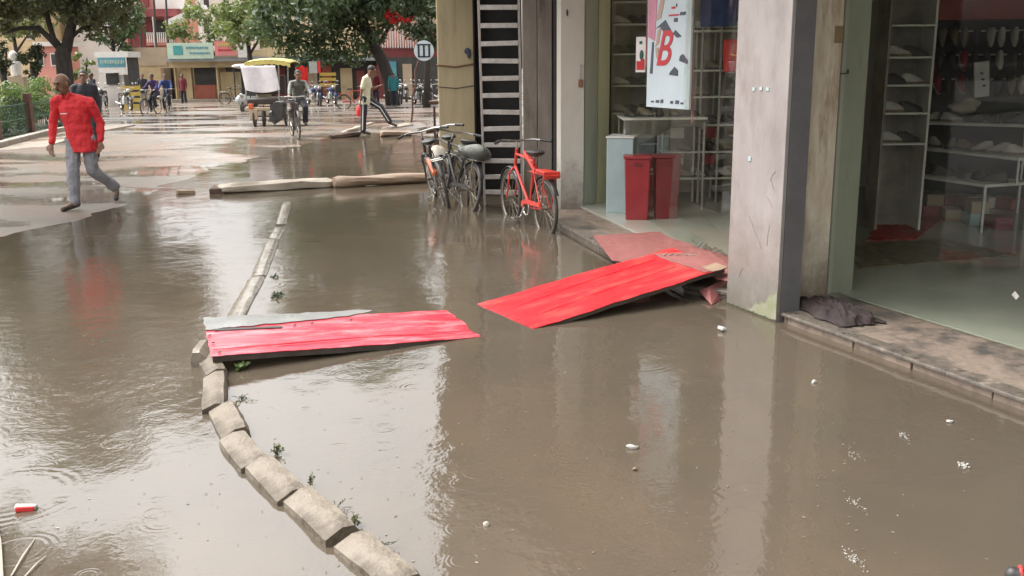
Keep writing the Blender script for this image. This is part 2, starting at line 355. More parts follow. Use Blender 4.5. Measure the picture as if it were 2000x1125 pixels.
M['dark_cloth'] = mat('dark_navy_cloth', (.03, .032, .045), .8, (.018, .019, .026), 8, .4, 16, bdist=.02)
M['purple_cloth'] = mat('purple_cloth', (.075, .045, .17), .8, (.05, .03, .11), 8, .4, 16, bdist=.02)
M['blue_cloth'] = mat('blue_cloth', (.03, .06, .20), .8, (.02, .04, .13), 8, .4, 16, bdist=.02)
M['teal_cloth'] = mat('teal_cloth', (.03, .20, .22), .8, (.02, .12, .14), 8, .4, 16, bdist=.02)
M['maroon_cloth'] = mat('maroon_cloth', (.16, .02, .025), .8, (.10, .015, .02), 8, .4, 16, bdist=.02)
M['cream_cloth'] = mat('cream_shirt_cloth', (.68, .66, .48), .8, (.58, .56, .40), 8, .4, 16, bdist=.02)
M['white'] = mat('white_paint', (.72, .71, .68), .5, (.62, .61, .58), 6, .08)
M['white_sheet'] = mat('white_plastic_sheet', (.66, .62, .64), .4, (.54, .51, .53), 6, .4, 12)
M['shoe_dark'] = mat('dark_shoe', (.035, .03, .028), .5, (.06, .045, .04), 14, .1)
M['shoe_white'] = mat('white_shoe', (.52, .50, .45), .55, (.36, .34, .31), 14, .1)
M['shoe_red'] = mat('red_shoe', (.36, .03, .035), .5, (.24, .02, .025), 14, .1)
M['shoe_tan'] = mat('tan_shoe', (.22, .17, .11), .55, (.14, .11, .07), 14, .1)
M['yellow'] = mat('yellow_paint', (.45, .33, .08), .55, (.48, .34, .05), 4, .1, stain_or_glare=(.3, .16, .04), stain_scale=4)
M['canopy_yellow'] = mat('yellow_canopy_vinyl', (.62, .54, .16), .5, (.55, .44, .14), 2, .15)
M['redcloth'] = mat('red_fabric', (.68, .04, .035), .7, (.55, .03, .03), 5, .3)
M['bin_red'] = mat('red_bin_plastic', (.34, .035, .04), .30, (.26, .022, .028), 4, .06)
M['bin_dark'] = mat('dark_red_bin_plastic', (.20, .022, .026), .35, (.13, .016, .02), 4, .06)
M['pale_blue'] = mat('pale_blue_laminate', (.40, .50, .50), .35, (.33, .43, .44), 3, .05)
M['paper'] = mat('poster_paper', (.52, .60, .64), .45, (.46, .54, .58), 3, .03)
M['ink_red'] = mat('poster_red_ink', (.50, .02, .03), .45, (.40, .015, .025), 5, .02)
M['ink_dark'] = mat('poster_dark_ink', (.035, .045, .07), .45, (.06, .07, .10), 5, .02)
M['ink_skin'] = mat('poster_tan_ink', (.45, .33, .26), .45, (.35, .25, .20), 5, .02)
M['pink_ink'] = mat('poster_pink_ink', (.55, .22, .30), .45, (.42, .16, .24), 5, .02)
M['foam'] = mat('white_foam', (.42, .41, .38), .6, (.30, .29, .26), 20, .2)
M['bark'] = mat('tree_bark', (.055, .045, .038), .85, (.03, .025, .02), 5, .6, 25, stretch=(2, 2, .5), bdist=.03)
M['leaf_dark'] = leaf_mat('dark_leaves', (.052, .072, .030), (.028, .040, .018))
M['leaf_mid'] = leaf_mat('mid_leaves', (.095, .135, .065), (.048, .078, .042))
M['leaf_lime'] = leaf_mat('lime_leaves', (.17, .205, .075), (.105, .135, .05))
M['leaf_hedge'] = leaf_mat('hedge_leaves', (.13, .185, .055), (.06, .10, .032))
M['leaf_olive'] = leaf_mat('olive_leaves', (.12, .125, .06), (.05, .055, .03))
M['brown_paint'] = mat('brown_post_paint', (.11, .045, .03), .6, (.07, .03, .02), 4, .1)
M['fence_green'] = mat('green_fence_paint', (.03, .07, .05), .5, (.02, .05, .035), 4, .1)
M['kerbc'] = mat('kerb_concrete', (.30, .25, .20), .7, (.21, .175, .14), 5, .3, 30)
M['kerbtop'] = mat('pale_kerb_top', (.52, .48, .42), .6, (.40, .37, .32), 5, .2)
M['pink_wall'] = mat('salmon_wall', (.58, .26, .21), .75, (.50, .22, .18), .8, .05)
M['maroon_wall'] = mat('maroon_wall', (.24, .055, .055), .7, (.17, .04, .04), .8, .05)
M['cream_wall'] = mat('cream_wall', (.56, .44, .26), .75, (.46, .36, .21), .8, .05, stain_or_glare=(.33, .27, .18), stain_scale=.8)
M['tan_wall'] = mat('tan_wall', (.44, .34, .24), .75, (.36, .28, .20), .8, .05)
M['white_wall'] = mat('white_wall', (.68, .64, .60), .75, (.58, .55, .51), .6, .05)
M['shutter_red'] = mat('brick_red_shutter', (.36, .10, .06), .6, (.26, .07, .045), 3, .1)
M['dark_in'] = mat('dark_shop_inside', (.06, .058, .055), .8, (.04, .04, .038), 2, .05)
M['sign_green'] = mat('pale_green_sign', (.50, .62, .50), .5, (.42, .54, .44), 2, .03)
M['sign_teal'] = mat('teal_sign_ink', (.06, .33, .33), .5, (.05, .27, .28), 3, .03)
M['sign_pink'] = mat('pink_sign', (.70, .24, .25), .5, (.60, .19, .2), 2, .03)
M['sign_blue'] = mat('blue_sign', (.10, .30, .38), .5, (.08, .24, .31), 2, .03)
M['grey_roof'] = mat('grey_sheet_roof', (.30, .32, .33), .5, (.24, .25, .26), 2, .05)
M['sage_rug'] = mat('brown_green_rug', (.17, .15, .085), .9, (.09, .08, .05), 7, .5, 40, stain_or_glare=(.30, .21, .12), stain_scale=6)
M['red_rug'] = mat('red_worn_rug', (.42, .05, .05), .9, (.20, .035, .03), 6, .5, 40, stain_or_glare=(.33, .15, .09), stain_scale=5, stain_lo=.5, stain_hi=.65)
M['red_board'] = mat('red_fascia_board', (.42, .045, .028), .5, (.30, .03, .022), 3, .05)
M['rope'] = mat('brown_rope', (.20, .10, .05), .8, (.13, .07, .04), 20, .3)

# ---------------------------------------------------------------- ground and flood water
shore = [(-40, 470), (60, 447), (165, 424), (235, 398), (300, 374), (352, 352), (480, 314), (640, 268), (700, 258), (760, 262), (870, 268)]
shp = [P(u, v) for u, v in shore]; shp = [V((-14, shp[0].y - 4, 0))] + shp + [V((6, shp[-1].y + .5, 0))]
def shore_d(x, y):
    """signed distance beyond the water's edge"""
    best = 1e9; sg = 1
    for a, b in zip(shp, shp[1:]):
        d = b - a; t = max(0, min(1, ((x - a.x) * d.x + (y - a.y) * d.y) / (d.x * d.x + d.y * d.y)))
        ex = x - a.x - d.x * t; ey = y - a.y - d.y * t; l = math.hypot(ex, ey)
        if l < best - 1e-6: best = l; sg = 1 if (d.x * ey - d.y * ex) > 0 else -1
    return best * sg
def ground_z(x, y):
    d = shore_d(x, y)
    n = mnoise.noise(V((x * .35, y * .35, 0))) * .03 + mnoise.noise(V((x * 1.3, y * 1.3, 4))) * .008
    fine = mnoise.noise(V((x * 2.2, y * 1.1, 8))) * .010 + mnoise.noise(V((x * 6, y * 3, 2))) * .004
    z = max(-.12, min(.035, d * (.022 if d > 0 else .03))) + n * (1 if d > 0 else .3) * min(1, abs(d) * .5) + fine
    if d > .8 and y < 26: z = max(z, .003)
    return z + gz(y)
ys = []; y = -6.0
while y < 130: ys.append(y); y += .2 if 8 < y < 26 else (1 if y < 45 else 6)
xs = []; x = -70.0
while x < 40: xs.append(x); x += .2 if -14 < x < 5 else 3
mb = MB(); w = len(xs)
mb.add([V((x, y, ground_z(x, y))) for y in ys for x in xs],
       [(j * w + i, j * w + i + 1, (j + 1) * w + i + 1, (j + 1) * w + i) for j in range(len(ys) - 1) for i in range(w - 1)])
struct(mb.build('road', M['road'], smooth=2))
mb = MB(); wy = 25.5
mb.add([(-40, -6, 0), (14, -6, 0), (14, wy, 0), (-40, wy, 0)], [(0, 1, 2, 3)])
struct(mb.build('flood_water', M['water']))
# far edge of the ground, out to the horizon
mb = MB(); mb.add([(-500, 129, -1.42), (500, 129, -1.42), (500, 500, -1.6), (-500, 500, -1.6)], [(0, 1, 2, 3)])
struct(mb.build('ground', M['road']))

# ---------------------------------------------------------------- shop building on the right
O2 = V((1.83, 6.49, 0)); T2 = V((-.39, .92, 0)).normalized(); N2 = V((.92, .39, 0)).normalized()
def FR(t, n, z=0): return O2 + T2 * t + N2 * n + V((0, 0, z))
def rbox(mb, t0, t1, n0, n1, z0, z1):
    pts = [FR(t0, n0), FR(t1, n0), FR(t1, n1), FR(t0, n1)]; return mb.prism([(p.x, p.y) for p in pts], z0, z1)
SZ = .065
B = thing('shop_building', 'tall flooded shop building with two glass fronts, grey marble pillar and beige corner column', 'building', (1.77, 6.28, 0))
B.location = (0, 0, 0)
# raised floor
plE = [V((.445, 10.62, 0)), V((.93, 8.66, 0)), V((1.33, 7.30, 0)), FR(.53, .03)]
flo = [(plE[0].x + .06, plE[0].y + .05), (plE[1].x + .06, plE[1].y), (plE[2].x + .06, plE[2].y), tuple(FR(.50, .09).xy), tuple(FR(.0, .09).xy), tuple(FR(.0, .05).xy), tuple(FR(-9, .05).xy), tuple(FR(-9, 9).xy), (12, 13.2), (.5, 13.2), (.5, 11.5)]
MB().prism(flo, -.15, SZ - .025).build('foundation', M['riser'], B)
# plinth in front of right shop
g1 = MB(); rbox(g1, -9, -.0755, .0, .70, SZ - .024, SZ); rbox(g1, -.075, .234, .126, .70, SZ - .024, SZ); g1.build('granite_step', M['granite'], B, bevel=.004)
g2 = MB(); rbox(g2, -9, -.076, -.035, .085, SZ - .022, SZ + .004); g2.build('nosing', M['granite_dark'], B, bevel=.008)
k = 0
r = MB(); t = -9
while t < -.1:
    L = .55 + .1 * math.sin(t * 7); rbox(r, t, min(-.078, t + L - .012), -.012 - .006 * math.sin(t * 5), .05, -.12, SZ - .026); t += L
r.build('riser', M['riser'], B, bevel=.006)
# plinth in front of left shop
def off(p, d): return (p.x + d * .97, p.y + d * .25)
q = [plE[0], plE[1], plE[2], FR(.53, .04)]
MB().prism([(p.x, p.y) for p in q] + [off(p, .30) for p in q[::-1]], SZ - .024, SZ + .001).build('granite_step', M['granite'], B, bevel=.004)
MB().prism([(p.x - .02, p.y) for p in q] + [off(p, .07) for p in q[::-1]], SZ - .03, SZ + .004).build('nosing', M['granite_dark'], B, bevel=.006)
MB().prism([(p.x - .005, p.y) for p in q] + [off(p, .05) for p in q[::-1]], -.12, SZ - .035).build('riser', M['granite_dark'], B, bevel=.004)
# tiled floor of both shops, with joints as grooves between tiles
ft = MB()
ft.prism([tuple(FR(-9, .72).xy), tuple(FR(-9, 7.4).xy), (8.2, 13.09), (3.49, 13.09), tuple(FR(.24, .82).xy), tuple(FR(.24, .72).xy)], SZ - .02, SZ + .003)
ft.build('shop_floor', M['tile'], B)
lf = [(.80, 11.6), (1.24, 9.75), (1.75, 7.45), (1.95, 7.0), (2.30, 7.13), (3.37, 13.09), (.83, 13.09)]
MB().prism(lf, SZ - .02, SZ + .0035).build('shop_floor', M['tile'], B)
# pillar: front slab, side return, algae skirt
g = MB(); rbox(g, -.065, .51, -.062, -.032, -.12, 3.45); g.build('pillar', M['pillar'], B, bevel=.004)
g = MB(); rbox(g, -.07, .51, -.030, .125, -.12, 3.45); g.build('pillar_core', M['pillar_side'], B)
g = MB()
def alg(i, j):
    t = -.064 + .30 * i; p = FR(t, -.0645 - .0015 * j); top = .05 + .17 * (1 - i) ** 1.5 + .05 * mnoise.noise(V((i * 6, 2, 0)))
    return (p.x, p.y, -.02 + (top + .02) * j)
rag = [(.35, .30), (.45, .12), (.12, .40)]
g = MB(); g.grid(alg, 24, 6); g.build('algae_stain', M['algae'], B)
def gr(i, j):
    p = FR(-.066 + .578 * i, -.0662 - .001 * j); h_ = .014 + .012 * mnoise.noise(V((i * 22, 5, 0))) + .006 * mnoise.noise(V((i * 70, 1, 0)))
    return (p.x, p.y, -.03 + (.03 + max(.003, h_)) * j)
g = MB(); g.grid(gr, 90, 3); g.build('waterline_grime', mat('waterline_grime', (.07, .07, .035), .7, (.035, .035, .02), 30), B)
# scratches on the pillar face
RUST = mat('rust_mark', (.17, .105, .085), .7, (.25, .19, .17), 60)
g = MB()
for (u0, v0, u1, v1) in ((1462, 420, 1475, 455), (1475, 455, 1488, 487), (1503, 440, 1498, 480), (1455, 498, 1462, 518), (1505, 350, 1512, 372), (1498, 385, 1508, 405), (1515, 335, 1505, 352), (1443, 540, 1452, 524)):
    def onp(u, v):
        d = ray(u, v); o = V((0, 0, CH)); k = (FR(0, -.0635) - o).dot(N2) / d.dot(N2); return o + d * k
    a, b = onp(u0, v0), onp(u1, v1); m_ = (a + b) / 2 + V((0, .006, .01)); MB().tube([a, m_, b], [.0012, .003, .0015], 5).build('rust_scratch', RUST, B)
g = MB()
for (u, v) in ((1472, 174), (1486, 173), (1499, 174), (1464, 310)):
    d = ray(u, v); o = V((0, 0, CH)); k = (FR(0, -.0655) - o).dot(N2) / d.dot(N2); c = o + d * k
    MB().bar(c - T2 * .014, c + T2 * .014, .003, .022 + .01 * (u % 3 == 0)).build('pale_smudge', M['pale_blue'], B)  # small pale smudges set on the pillar face as thin bars
# marble wall end and green return beside it
g = MB(); rbox(g, .25, .52, .235, .63, -.1, 3.45); g.build('marble_wall_end', M['marble2'], B, bevel=.003)
g = MB(); rbox(g, .235, .52, .633, .86, -.1, 3.45); g.build('green_post', M['green_post'], B, bevel=.003)
g = MB(); rbox(g, .20, .60, .127, .233, -.1, 3.45); g.build('gap_shade', M['dark'], B)  # black box stands for the shade between pillar and marble wall end
g = MB(); c = PY(1634, 68, FR(.25, .55).y); rbox(g, .243, .2485, .56, .626, c.z - .055, c.z + .06); g.build('brown_patch', mat('brown_tape', (.26, .18, .09), .6), B)
g = MB(); c = PY(1653, 140, 7.0)
g.box(FR(.228, .645, c.z - .012), (.05, .006, .008)); g.box(FR(.225, .675, c.z), (.01, .02, .03)); g.build('latch', M['blackp'], B)
# party wall between shops, back walls, ceiling
g = MB(); g.prism([(2.30, 7.12), (2.40, 7.0), (3.50, 13.1), (3.38, 13.1)], -.1, 3.24); g.build('party_wall', M['inwall'], B)
g = MB(); rbox(g, -9, 5, 7.4, 7.55, -.1, 3.24); g.build('back_wall', M['inwall'], B)
g = MB(); g.prism([(1.7, 13.1), (8.5, 13.1), (8.5, 13.25), (1.7, 13.25)], -.1, 3.24); g.build('back_wall', M['inwall'], B)
g = MB(); g.prism([tuple(FR(-9, .70).xy), tuple(FR(-9, 7.4).xy), (8.2, 13.09), (3.51, 13.09), tuple(FR(.24, .70).xy)], 3.25, 3.35); g.build('ceiling', M['white_wall'], B)
g = MB(); g.prism([(.75, 13.09), (.75, 11.6), (1.7, 7.4), (2.29, 7.13), (3.37, 13.09)], 3.25, 3.36); g.build('ceiling', M['white_wall'], B)
g = MB(); rbox(g, -9.15, -9.02, 7.2, 7.5, -.1, 3.24); g.build('corner_post', M['cream_post'], B)
# shopfront glass
g = MB(); rbox(g, -9, -2.012, .66, .672, SZ + .004, 3.25); rbox(g, -2.0, .232, .66, .672, SZ + .004, 3.25); g.build('shop_window', M['glass'], B)
gl = [(1.215, 11.93), (1.50, 10.2), (1.51, 10.12), (1.76, 7.36)]
def gpane(mb, a, b, th=.012):
    a = V((*a, 0)); b = V((*b, 0)); d = (b - a).normalized(); n = V((d.y, -d.x, 0)) * th
    if n.x < 0: n = -n
    return mb.prism([(p.x, p.y) for p in (a, b, b + n, a + n)], SZ + .004, 3.25)
g = MB(); gpane(g, gl[1], gl[0]); gpane(g, gl[3], gl[2]); g.build('shop_window', M['glass'], B)
c = P(1983, 577, SZ + .004); d = ray(1983, 577); o0 = V((0, 0, CH)); k = (FR(0, .655) - o0).dot(N2) / d.dot(N2); c = o0 + d * k
g = MB(); g.bar(c - T2 * .018 - V((0, 0, .012)), c + T2 * .014 + V((0, 0, .012)), .006, .03); g.build('door_sticker', M['foam'], B)
# cross wall with cream pilaster and sage / lime door frame on the left shop
g = MB(); g.prism([(.585, 11.46), (.865, 11.53), (.83, 11.75), (.55, 11.68)], -.1, 3.45); g.build('cream_pilaster', M['cream_post'], B, bevel=.006)
g = MB(); g.prism([(.874, 11.56), (1.04, 11.76), (.90, 12.0), (.80, 11.78)], -.1, 3.4); g.build('sage_frame', M['sage_post'], B, bevel=.004)
g = MB(); g.prism([(1.05, 11.772), (1.20, 11.95), (1.06, 12.2), (.93, 12.0)], -.1, 3.4); g.build('lime_frame', M['lime_post'], B, bevel=.004)
g = MB(); g.prism([(.80, 12.22), (1.75, 12.9), (1.70, 13.1), (.7, 12.5)], -.1, 3.4); g.build('side_wall', M['inwall'], B)
# hasp and padlock on the pilaster edge
g = MB(); c = PY(1134, 163, 11.52); c1 = PY(1135, 128, 11.5)
g.box(c1, (.03, .03, .03)); g.tube([c1, (c1 + c) / 2 + V((-.006, 0, 0)), c + V((0, 0, .02))], .006, 6); g.build('hasp', M['steel'], B)
g = MB(); g.box(c, (.055, .035, .09)); g.build('padlock', mat('rusty_lock', (.28, .13, .07), .7), B, bevel=.01)
g = MB(); c = PY(1108, 25, 11.45); g.ell(c, (.012, .008, .04)); g.build('wall_hook', M['blackp'], B)
# gap filled with a near-black box as its shade, and old plaster post
g = MB(); g.prism([(.525, 11.9), (.60, 11.72), (.62, 12.6), (.53, 12.6)], -.1, 3.4); g.build('gap_shade', M['dark'], B)
g = MB(); g.prism([(.16, 12.16), (.335, 12.14), (.33, 12.5), (.16, 12.5)], -.1, 3.45); g.build('plaster_post', M['old_concrete'], B, bevel=.01)
g = MB(); g.prism([(.34, 12.11), (.515, 12.09), (.515, 12.5), (.34, 12.5)], -.1, 3.45); g.build('plaster_post', M['old_concrete'], B, bevel=.01)
# stairwell opening behind the ladder, its shade painted near black on the walls
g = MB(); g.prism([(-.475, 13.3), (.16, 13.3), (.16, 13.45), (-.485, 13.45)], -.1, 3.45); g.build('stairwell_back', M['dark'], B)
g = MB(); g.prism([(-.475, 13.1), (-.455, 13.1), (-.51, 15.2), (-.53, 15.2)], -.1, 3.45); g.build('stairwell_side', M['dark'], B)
# beige corner column
g = MB(); g.prism([(-1.10, 15.2), (-.535, 15.17), (-.535, 15.8), (-1.10, 15.8)], -.15, 9.6); g.build('column', M['beige_col'], B, bevel=.02)
# upper storeys above the frame, seen only in the water
upf = [(-1.16, 15.9), (-.98, 13.0), (-.90, 11.0), (.15, 10.2), (1.05, 7.6), (1.62, 6.3)]
e = FR(-9.2, -.05); e2 = FR(-9.2, 8)
upf += [(e.x, e.y), (e2.x, e2.y), (12, 20), (-1.0, 20)]
MB().prism(upf, 3.46, 9.8).build('upper_wall', M['upper'], B)
MB().prism([(-1.25, 16.0), (-1.05, 12.9), (-1.0, 10.8), (.0, 9.9), (.85, 7.4), (1.35, 6.1), tuple(FR(-9.2, -.45).xy), tuple(FR(-9.2, .1).xy), (2, 6.5), (.5, 11), (-.7, 15.9)], 3.30, 3.455).build('canopy', M['canopy'], B)
g = MB()
for i in range(12):
    t = -8.5 + i * 1.25
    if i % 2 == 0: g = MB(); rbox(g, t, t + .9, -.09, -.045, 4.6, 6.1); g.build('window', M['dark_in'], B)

# ropes tied round the beige column
for v, m_, rr in ((128, 'rope', .014), (170, 'blackp', .007)):
    zc = PY(900, v, 15.2).z
    pts = [V((-1.115, 15.8, zc)), V((-1.115, 15.19, zc + .01)), V((-.82, 15.175, zc - .02)), V((-.56, 15.16, zc + .02)), V((-.515, 15.2, zc)), V((-.515, 15.8, zc))]
    tag(MB().tube(pts, rr, 6).build('rope', M[m_], smooth=True), 'thick brown rope tied round the beige column' if v == 128 else 'thin dark cord tied round the beige column below the thick rope', 'rope')
c = PY(913, 100, 15.14)
g = MB(); g.ell(c, (.05, .008, .05)); g.ell(c + V((.02, -.002, -.05)), (.03, .008, .06))
tag(g.build('sticker', M['ink_dark'], smooth=True), 'torn dark sticker high on the beige column', 'sticker')

# ---------------------------------------------------------------- ladder
LD = thing('ladder', 'long grey aluminium ladder with flat rungs leaning against the dark stairwell', 'ladder', (0, 0, 0))
bl, br = V((-.33, 12.18, -.1)), V((.145, 12.14, -.1)); tl, tr = V((-.355, 11.35, 3.28)), V((.10, 11.31, 3.28))
for a, b in ((bl, tl), (br, tr)): MB().bar(a, b, .028, .06, (0, 1, 0)).build('rail', M['alu'], LD, bevel=.004)
n = 17
for i in range(n):
    f = (i + .35) / n; a = bl.lerp(tl, f); b = br.lerp(tr, f); a.y -= .02; b.y -= .02
    a.x += .015; b.x -= .015; sag = V((0, 0, .004 * math.sin(i * 2.3)))
    MB().bar(a + sag, b - sag, .035, .055, (0, 0, 1)).build('rung', M['alu'], LD, bevel=.004)

# ---------------------------------------------------------------- bent panels used as walkways
def panel(name, label, corners, mtl, under, th=.02, nu=40, nv=14, wav=.012, seed=0, cat='panel', ragA=0.0, shape=None):
    c00, c10, c11, c01 = [V(c) for c in corners]      # near-left, near-right, far-right, far-left
    org = (c00 + c10 + c11 + c01) / 4
    X = ((c10 - c00) + (c11 - c01)).normalized(); ang = math.atan2(X.y, X.x)
    root = thing(name, label, cat, org, ang); Ri = Matrix.Rotation(-ang, 3, 'Z')
    def pf(i, j, dz=0):
        jj = j + ragA * (mnoise.noise(V((i * 9, seed, 0))) + .5 * mnoise.noise(V((i * 31, seed, 3)))) * (1 if j < .5 else -1) * abs(2 * j - 1) ** 6
        ii = i + ragA * .35 * mnoise.noise(V((j * 11, seed + 5, 0))) * abs(2 * i - 1) ** 6
        p = c00 * (1 - ii) * (1 - jj) + c10 * ii * (1 - jj) + c11 * ii * jj + c01 * (1 - ii) * jj
        p = p + V((0, 0, wav * mnoise.noise(V((ii * 3, jj * 2.5, seed))) + wav * .35 * mnoise.noise(V((ii * 12, jj * 6, seed + 9)))))
        if shape: p = shape(ii, jj, p)
        return Ri @ (p - org + V((0, 0, dz)))
    MB().grid(pf, nu, nv, .004).build('sheet', mtl, root, smooth=True)
    MB().grid(lambda i, j: pf(.006 + i * .988, .012 + j * .976, -.0055), nu // 2, nv // 2, th).build('board', under, root)
    return root, pf
zA = .12
A00 = P(412, 696, .105); A01 = P(398, 628, .125); A10 = P(950, 657, -.003); A11 = P(872, 606, .002)
pa, pfA = panel('painted_panel', 'pink red wet sheet lying across the kerb stones, its right end under water', (A00, A10, A11, A01), M['red_wet_glare'], M['wood_under'], .035, seed=3, ragA=.018, wav=.008)
# grey torn strip along its far side, dark slot and nails
def on(i, j, dz=.005): return pfA(i, j, dz)
g = MB(); g.grid(lambda i, j: on(.0 + .68 * i, 1.10 - (1 - j) * (.38 * (1 - i) ** .6 + .02 + .03 * mnoise.noise(V((i * 14, 0, 0)))), .007), 40, 5, .004); g.build('torn_grey_strip', M['grey_sheet'], pa, smooth=True)
g = MB(); g.grid(lambda i, j: on(.03 + .25 * i, .66 + .045 * j, .008), 20, 2, .002); g.build('slot', M['blackp'], pa)
for i_, j_ in ((.02, .32), (.03, .06), (.01, .55), (.33, .72), (.40, .76), (.56, .80)):
    g = MB(); g.ell(on(i_, j_, .008), (.012, .008, .004)); g.build('nail', M['blackp'], pa)
g = MB(); g.tube([on(.01, .13, .006), on(.3, .17, .010), on(.62, .20, .008), on(.9, .15, .004)], [.002, .005, .004, .001], 6); g.build('crease', M['red_wet_glare'], pa, smooth=True)

B00 = P(1040, 642, .002); B01 = P(932, 594, .004); B10 = P(1418, 524, .23); B11 = P(1312, 484, .235)
B10 = P(1419, 523, .215)
pb, pfB = panel('painted_panel', 'bright red sheet sloping from the water up onto the shop step beside the grey pillar', (B00, B10, B11, B01), M['red_panel'], M['wood_under'], .03, seed=11, ragA=.02, wav=.009)
def onB(i, j, dz=.005): return pfB(i, j, dz)
g = MB(); g.grid(lambda i, j: onB(.88 + .13 * i, .02 + j * (.95 - .25 * i), .006 + .006 * mnoise.noise(V((i * 5, j * 9, 1)))), 8, 16, .004); g.build('dusty_end', M['mauve_mat'], pb, smooth=True)
g = MB(); g.grid(lambda i, j: onB(.915 + .085 * i, -.02 + .20 * j, .010), 6, 5, .006); g.build('bare_corner', M['log_brown'], pb)
for k_ in range(5):
    a = onB(.90 + .02 * k_, .82 - .05 * k_, .012); g = MB(); g.bar(a, a + V((.05, -.015 * k_ + .02, .004)), .008, .006); g.build('splinter', M['log_white'], pb)
for k_, (j0, j1) in enumerate(((.28, .42), (.66, .80))):
    g = MB(); g.tube([onB(.12, j0, .002), onB(.45, (j0 + j1) / 2, .006), onB(.85, j1, .003)], [.0015, .003, .002], 6); g.build('crease', M['red_panel'], pb, smooth=True)
# dusty mat under it on the step
C = [P(1195, 508, .135), P(1425, 560, .15), P(1420, 495, .13), P(1158, 460, .135)]
mm, _ = panel('floor_mat', 'dull mauve red sheet lying on the shop step behind the bright red one', (C[0], P(1400, 540, .13), P(1290, 452, .13), C[3]), M['mauve_mat'], M['mauve_mat'], .006, seed=21, ragA=.02, cat='mat', wav=.008)
mm2, _ = panel('floor_mat', 'mauve red sheet end running from the shop glass towards the grey pillar', (P(1330, 520, .136), P(1424, 548, .15), P(1424, 500, .15), P(1285, 458, .14)), M['mauve_mat'], M['mauve_mat'], .006, seed=25, ragA=.03, cat='mat', wav=.015)
g = MB()
a = [P(1365, 568, .05), P(1390, 596, .005), P(1421, 576, .005), P(1421, 540, .10), P(1385, 560, .09)]
g.add(a + [p + V((.02, .05, -.02)) for p in a], [(0, 1, 2, 3, 4), (9, 8, 7, 6, 5), (0, 5, 6, 1), (1, 6, 7, 2), (2, 7, 8, 3), (3, 8, 9, 4), (4, 9, 5, 0)])
tag(g.build('broken_board', M['mauve_mat']), 'small folded red scrap of board at the foot of the grey pillar', 'board')
g = MB(); random.seed(4)
for i in range(26):
    c = P(1355 + i * 2.6 + random.uniform(-4, 4), 474 + i * .9 + random.uniform(-4, 5), .16); d = V((random.uniform(-1, 1), random.uniform(-1, 1), random.uniform(.2, 1))).normalized() * .035
    g.bar(c - d, c + d, .006, .004)
o = tag(g.build('rubbish', M['bag_grey']), 'heap of dark shreds on the mat by the grey pillar', 'rubbish')

# ---------------------------------------------------------------- kerb stones
def stone(p0, p1, w, h, mtl, label, seed, name='kerb_stone', base=-.1, sub=10, group='kerb stones along the flooded edge', bev=.52, jit=.006):
    p0 = V(p0); p1 = V(p1); d = p1 - p0; L = d.length; ang = math.atan2(d.y, d.x)
    sec = [(-w * .55, base), (-w * .5, h * .45), (-w * .5 + w * bev, h), (w * .38, h * .97), (w * .5, h * .5), (w * .52, base)]
    # refine section
    S2 = []
    for a, b in zip(sec, sec[1:]):
        for k in range(3): S2.append((a[0] + (b[0] - a[0]) * k / 3, a[1] + (b[1] - a[1]) * k / 3))
    S2.append(sec[-1]); n = len(S2); mb = MB(); vs = []
    for i in range(sub + 1):
        x = -L / 2 + L * i / sub; e = abs(2 * i / sub - 1); sh = 1 - .05 * max(0, e - .9) / .1
        for (y_, z_) in S2:
            p = V((x, y_ * sh, base + (z_ - base) * sh)); p += mnoise.noise_vector(p * 9 + V((seed * 3.1, 0, 0))) * jit; vs.append(p)
    fs = [(i * n + k, i * n + (k + 1) % n, (i + 1) * n + (k + 1) % n, (i + 1) * n + k) for i in range(sub) for k in range(n)]
    fs += [tuple(range(n))[::-1], tuple(sub * n + k for k in range(n))]
    mb.add(vs, [f[::-1] for f in fs])
    o = mb.build(name, mtl, smooth=True); o.location = ((p0 + p1) / 2); o.rotation_euler = (0, 0, ang)
    return tag(o, label, 'kerb stone', group)
near = [((402, 700), (424, 738), .15, .085, 'kerb stone half under the left end of the pink red sheet'),
        ((421, 742), (420, 806), .155, .085, 'worn upright kerb stone just below the pink red sheet, second in the curved row'),
        ((436, 803), (462, 856), .17, .075, 'short stubby tilted kerb stone, third below the pink red sheet'),
        ((455, 862), (500, 918), .165, .075, 'kerb stone with a leafy weed at its right, where the row bends'),
        ((505, 912), (572, 980), .165, .08, 'long kerb stone in the middle of the curved row'),
        ((580, 974), (668, 1058), .165, .085, 'longest kerb stone with weed shoots along its upper edge'),
        ((688, 1066), (790, 1150), .17, .075, 'last kerb stone of the curved row, cut by the bottom of the picture')]
for i, (a, b, w, h, lab) in enumerate(near):
    pa_, pb_ = P(*a), P(*b); dd = (pb_ - pa_) * (-.012); o = stone(pa_ + dd, pb_ - dd, w * .84, h * .72, M['stone'], lab, i)
    if i == 2: o.rotation_euler[0] = .16
    if i == 5: o.rotation_euler[1] = -.03
stone(P(392, 716), P(410, 690), .12, .10, M['wet_stone'], 'dark wet stone wedged under the left corner of the pink red sheet', 12)
far = [((458, 624), (503, 543), .125, .022, 'low drowned kerb slab touching the far side of the pink red sheet'),
       ((505, 541), (533, 470), .125, .022, 'long drowned kerb slab, middle of the straight submerged row'),
       ((534, 468), (547, 446), .115, .018, 'short kerb slab almost under water near the timber beam'),
       ((548, 440), (561, 396), .115, .020, 'farthest drowned kerb slab nearest to the timber beam')]
for i, (a, b, w, h, lab) in enumerate(far):
    stone(P(*a), P(*b), w, h, M['wet_stone'], lab, 30 + i, bev=.12, jit=.006)

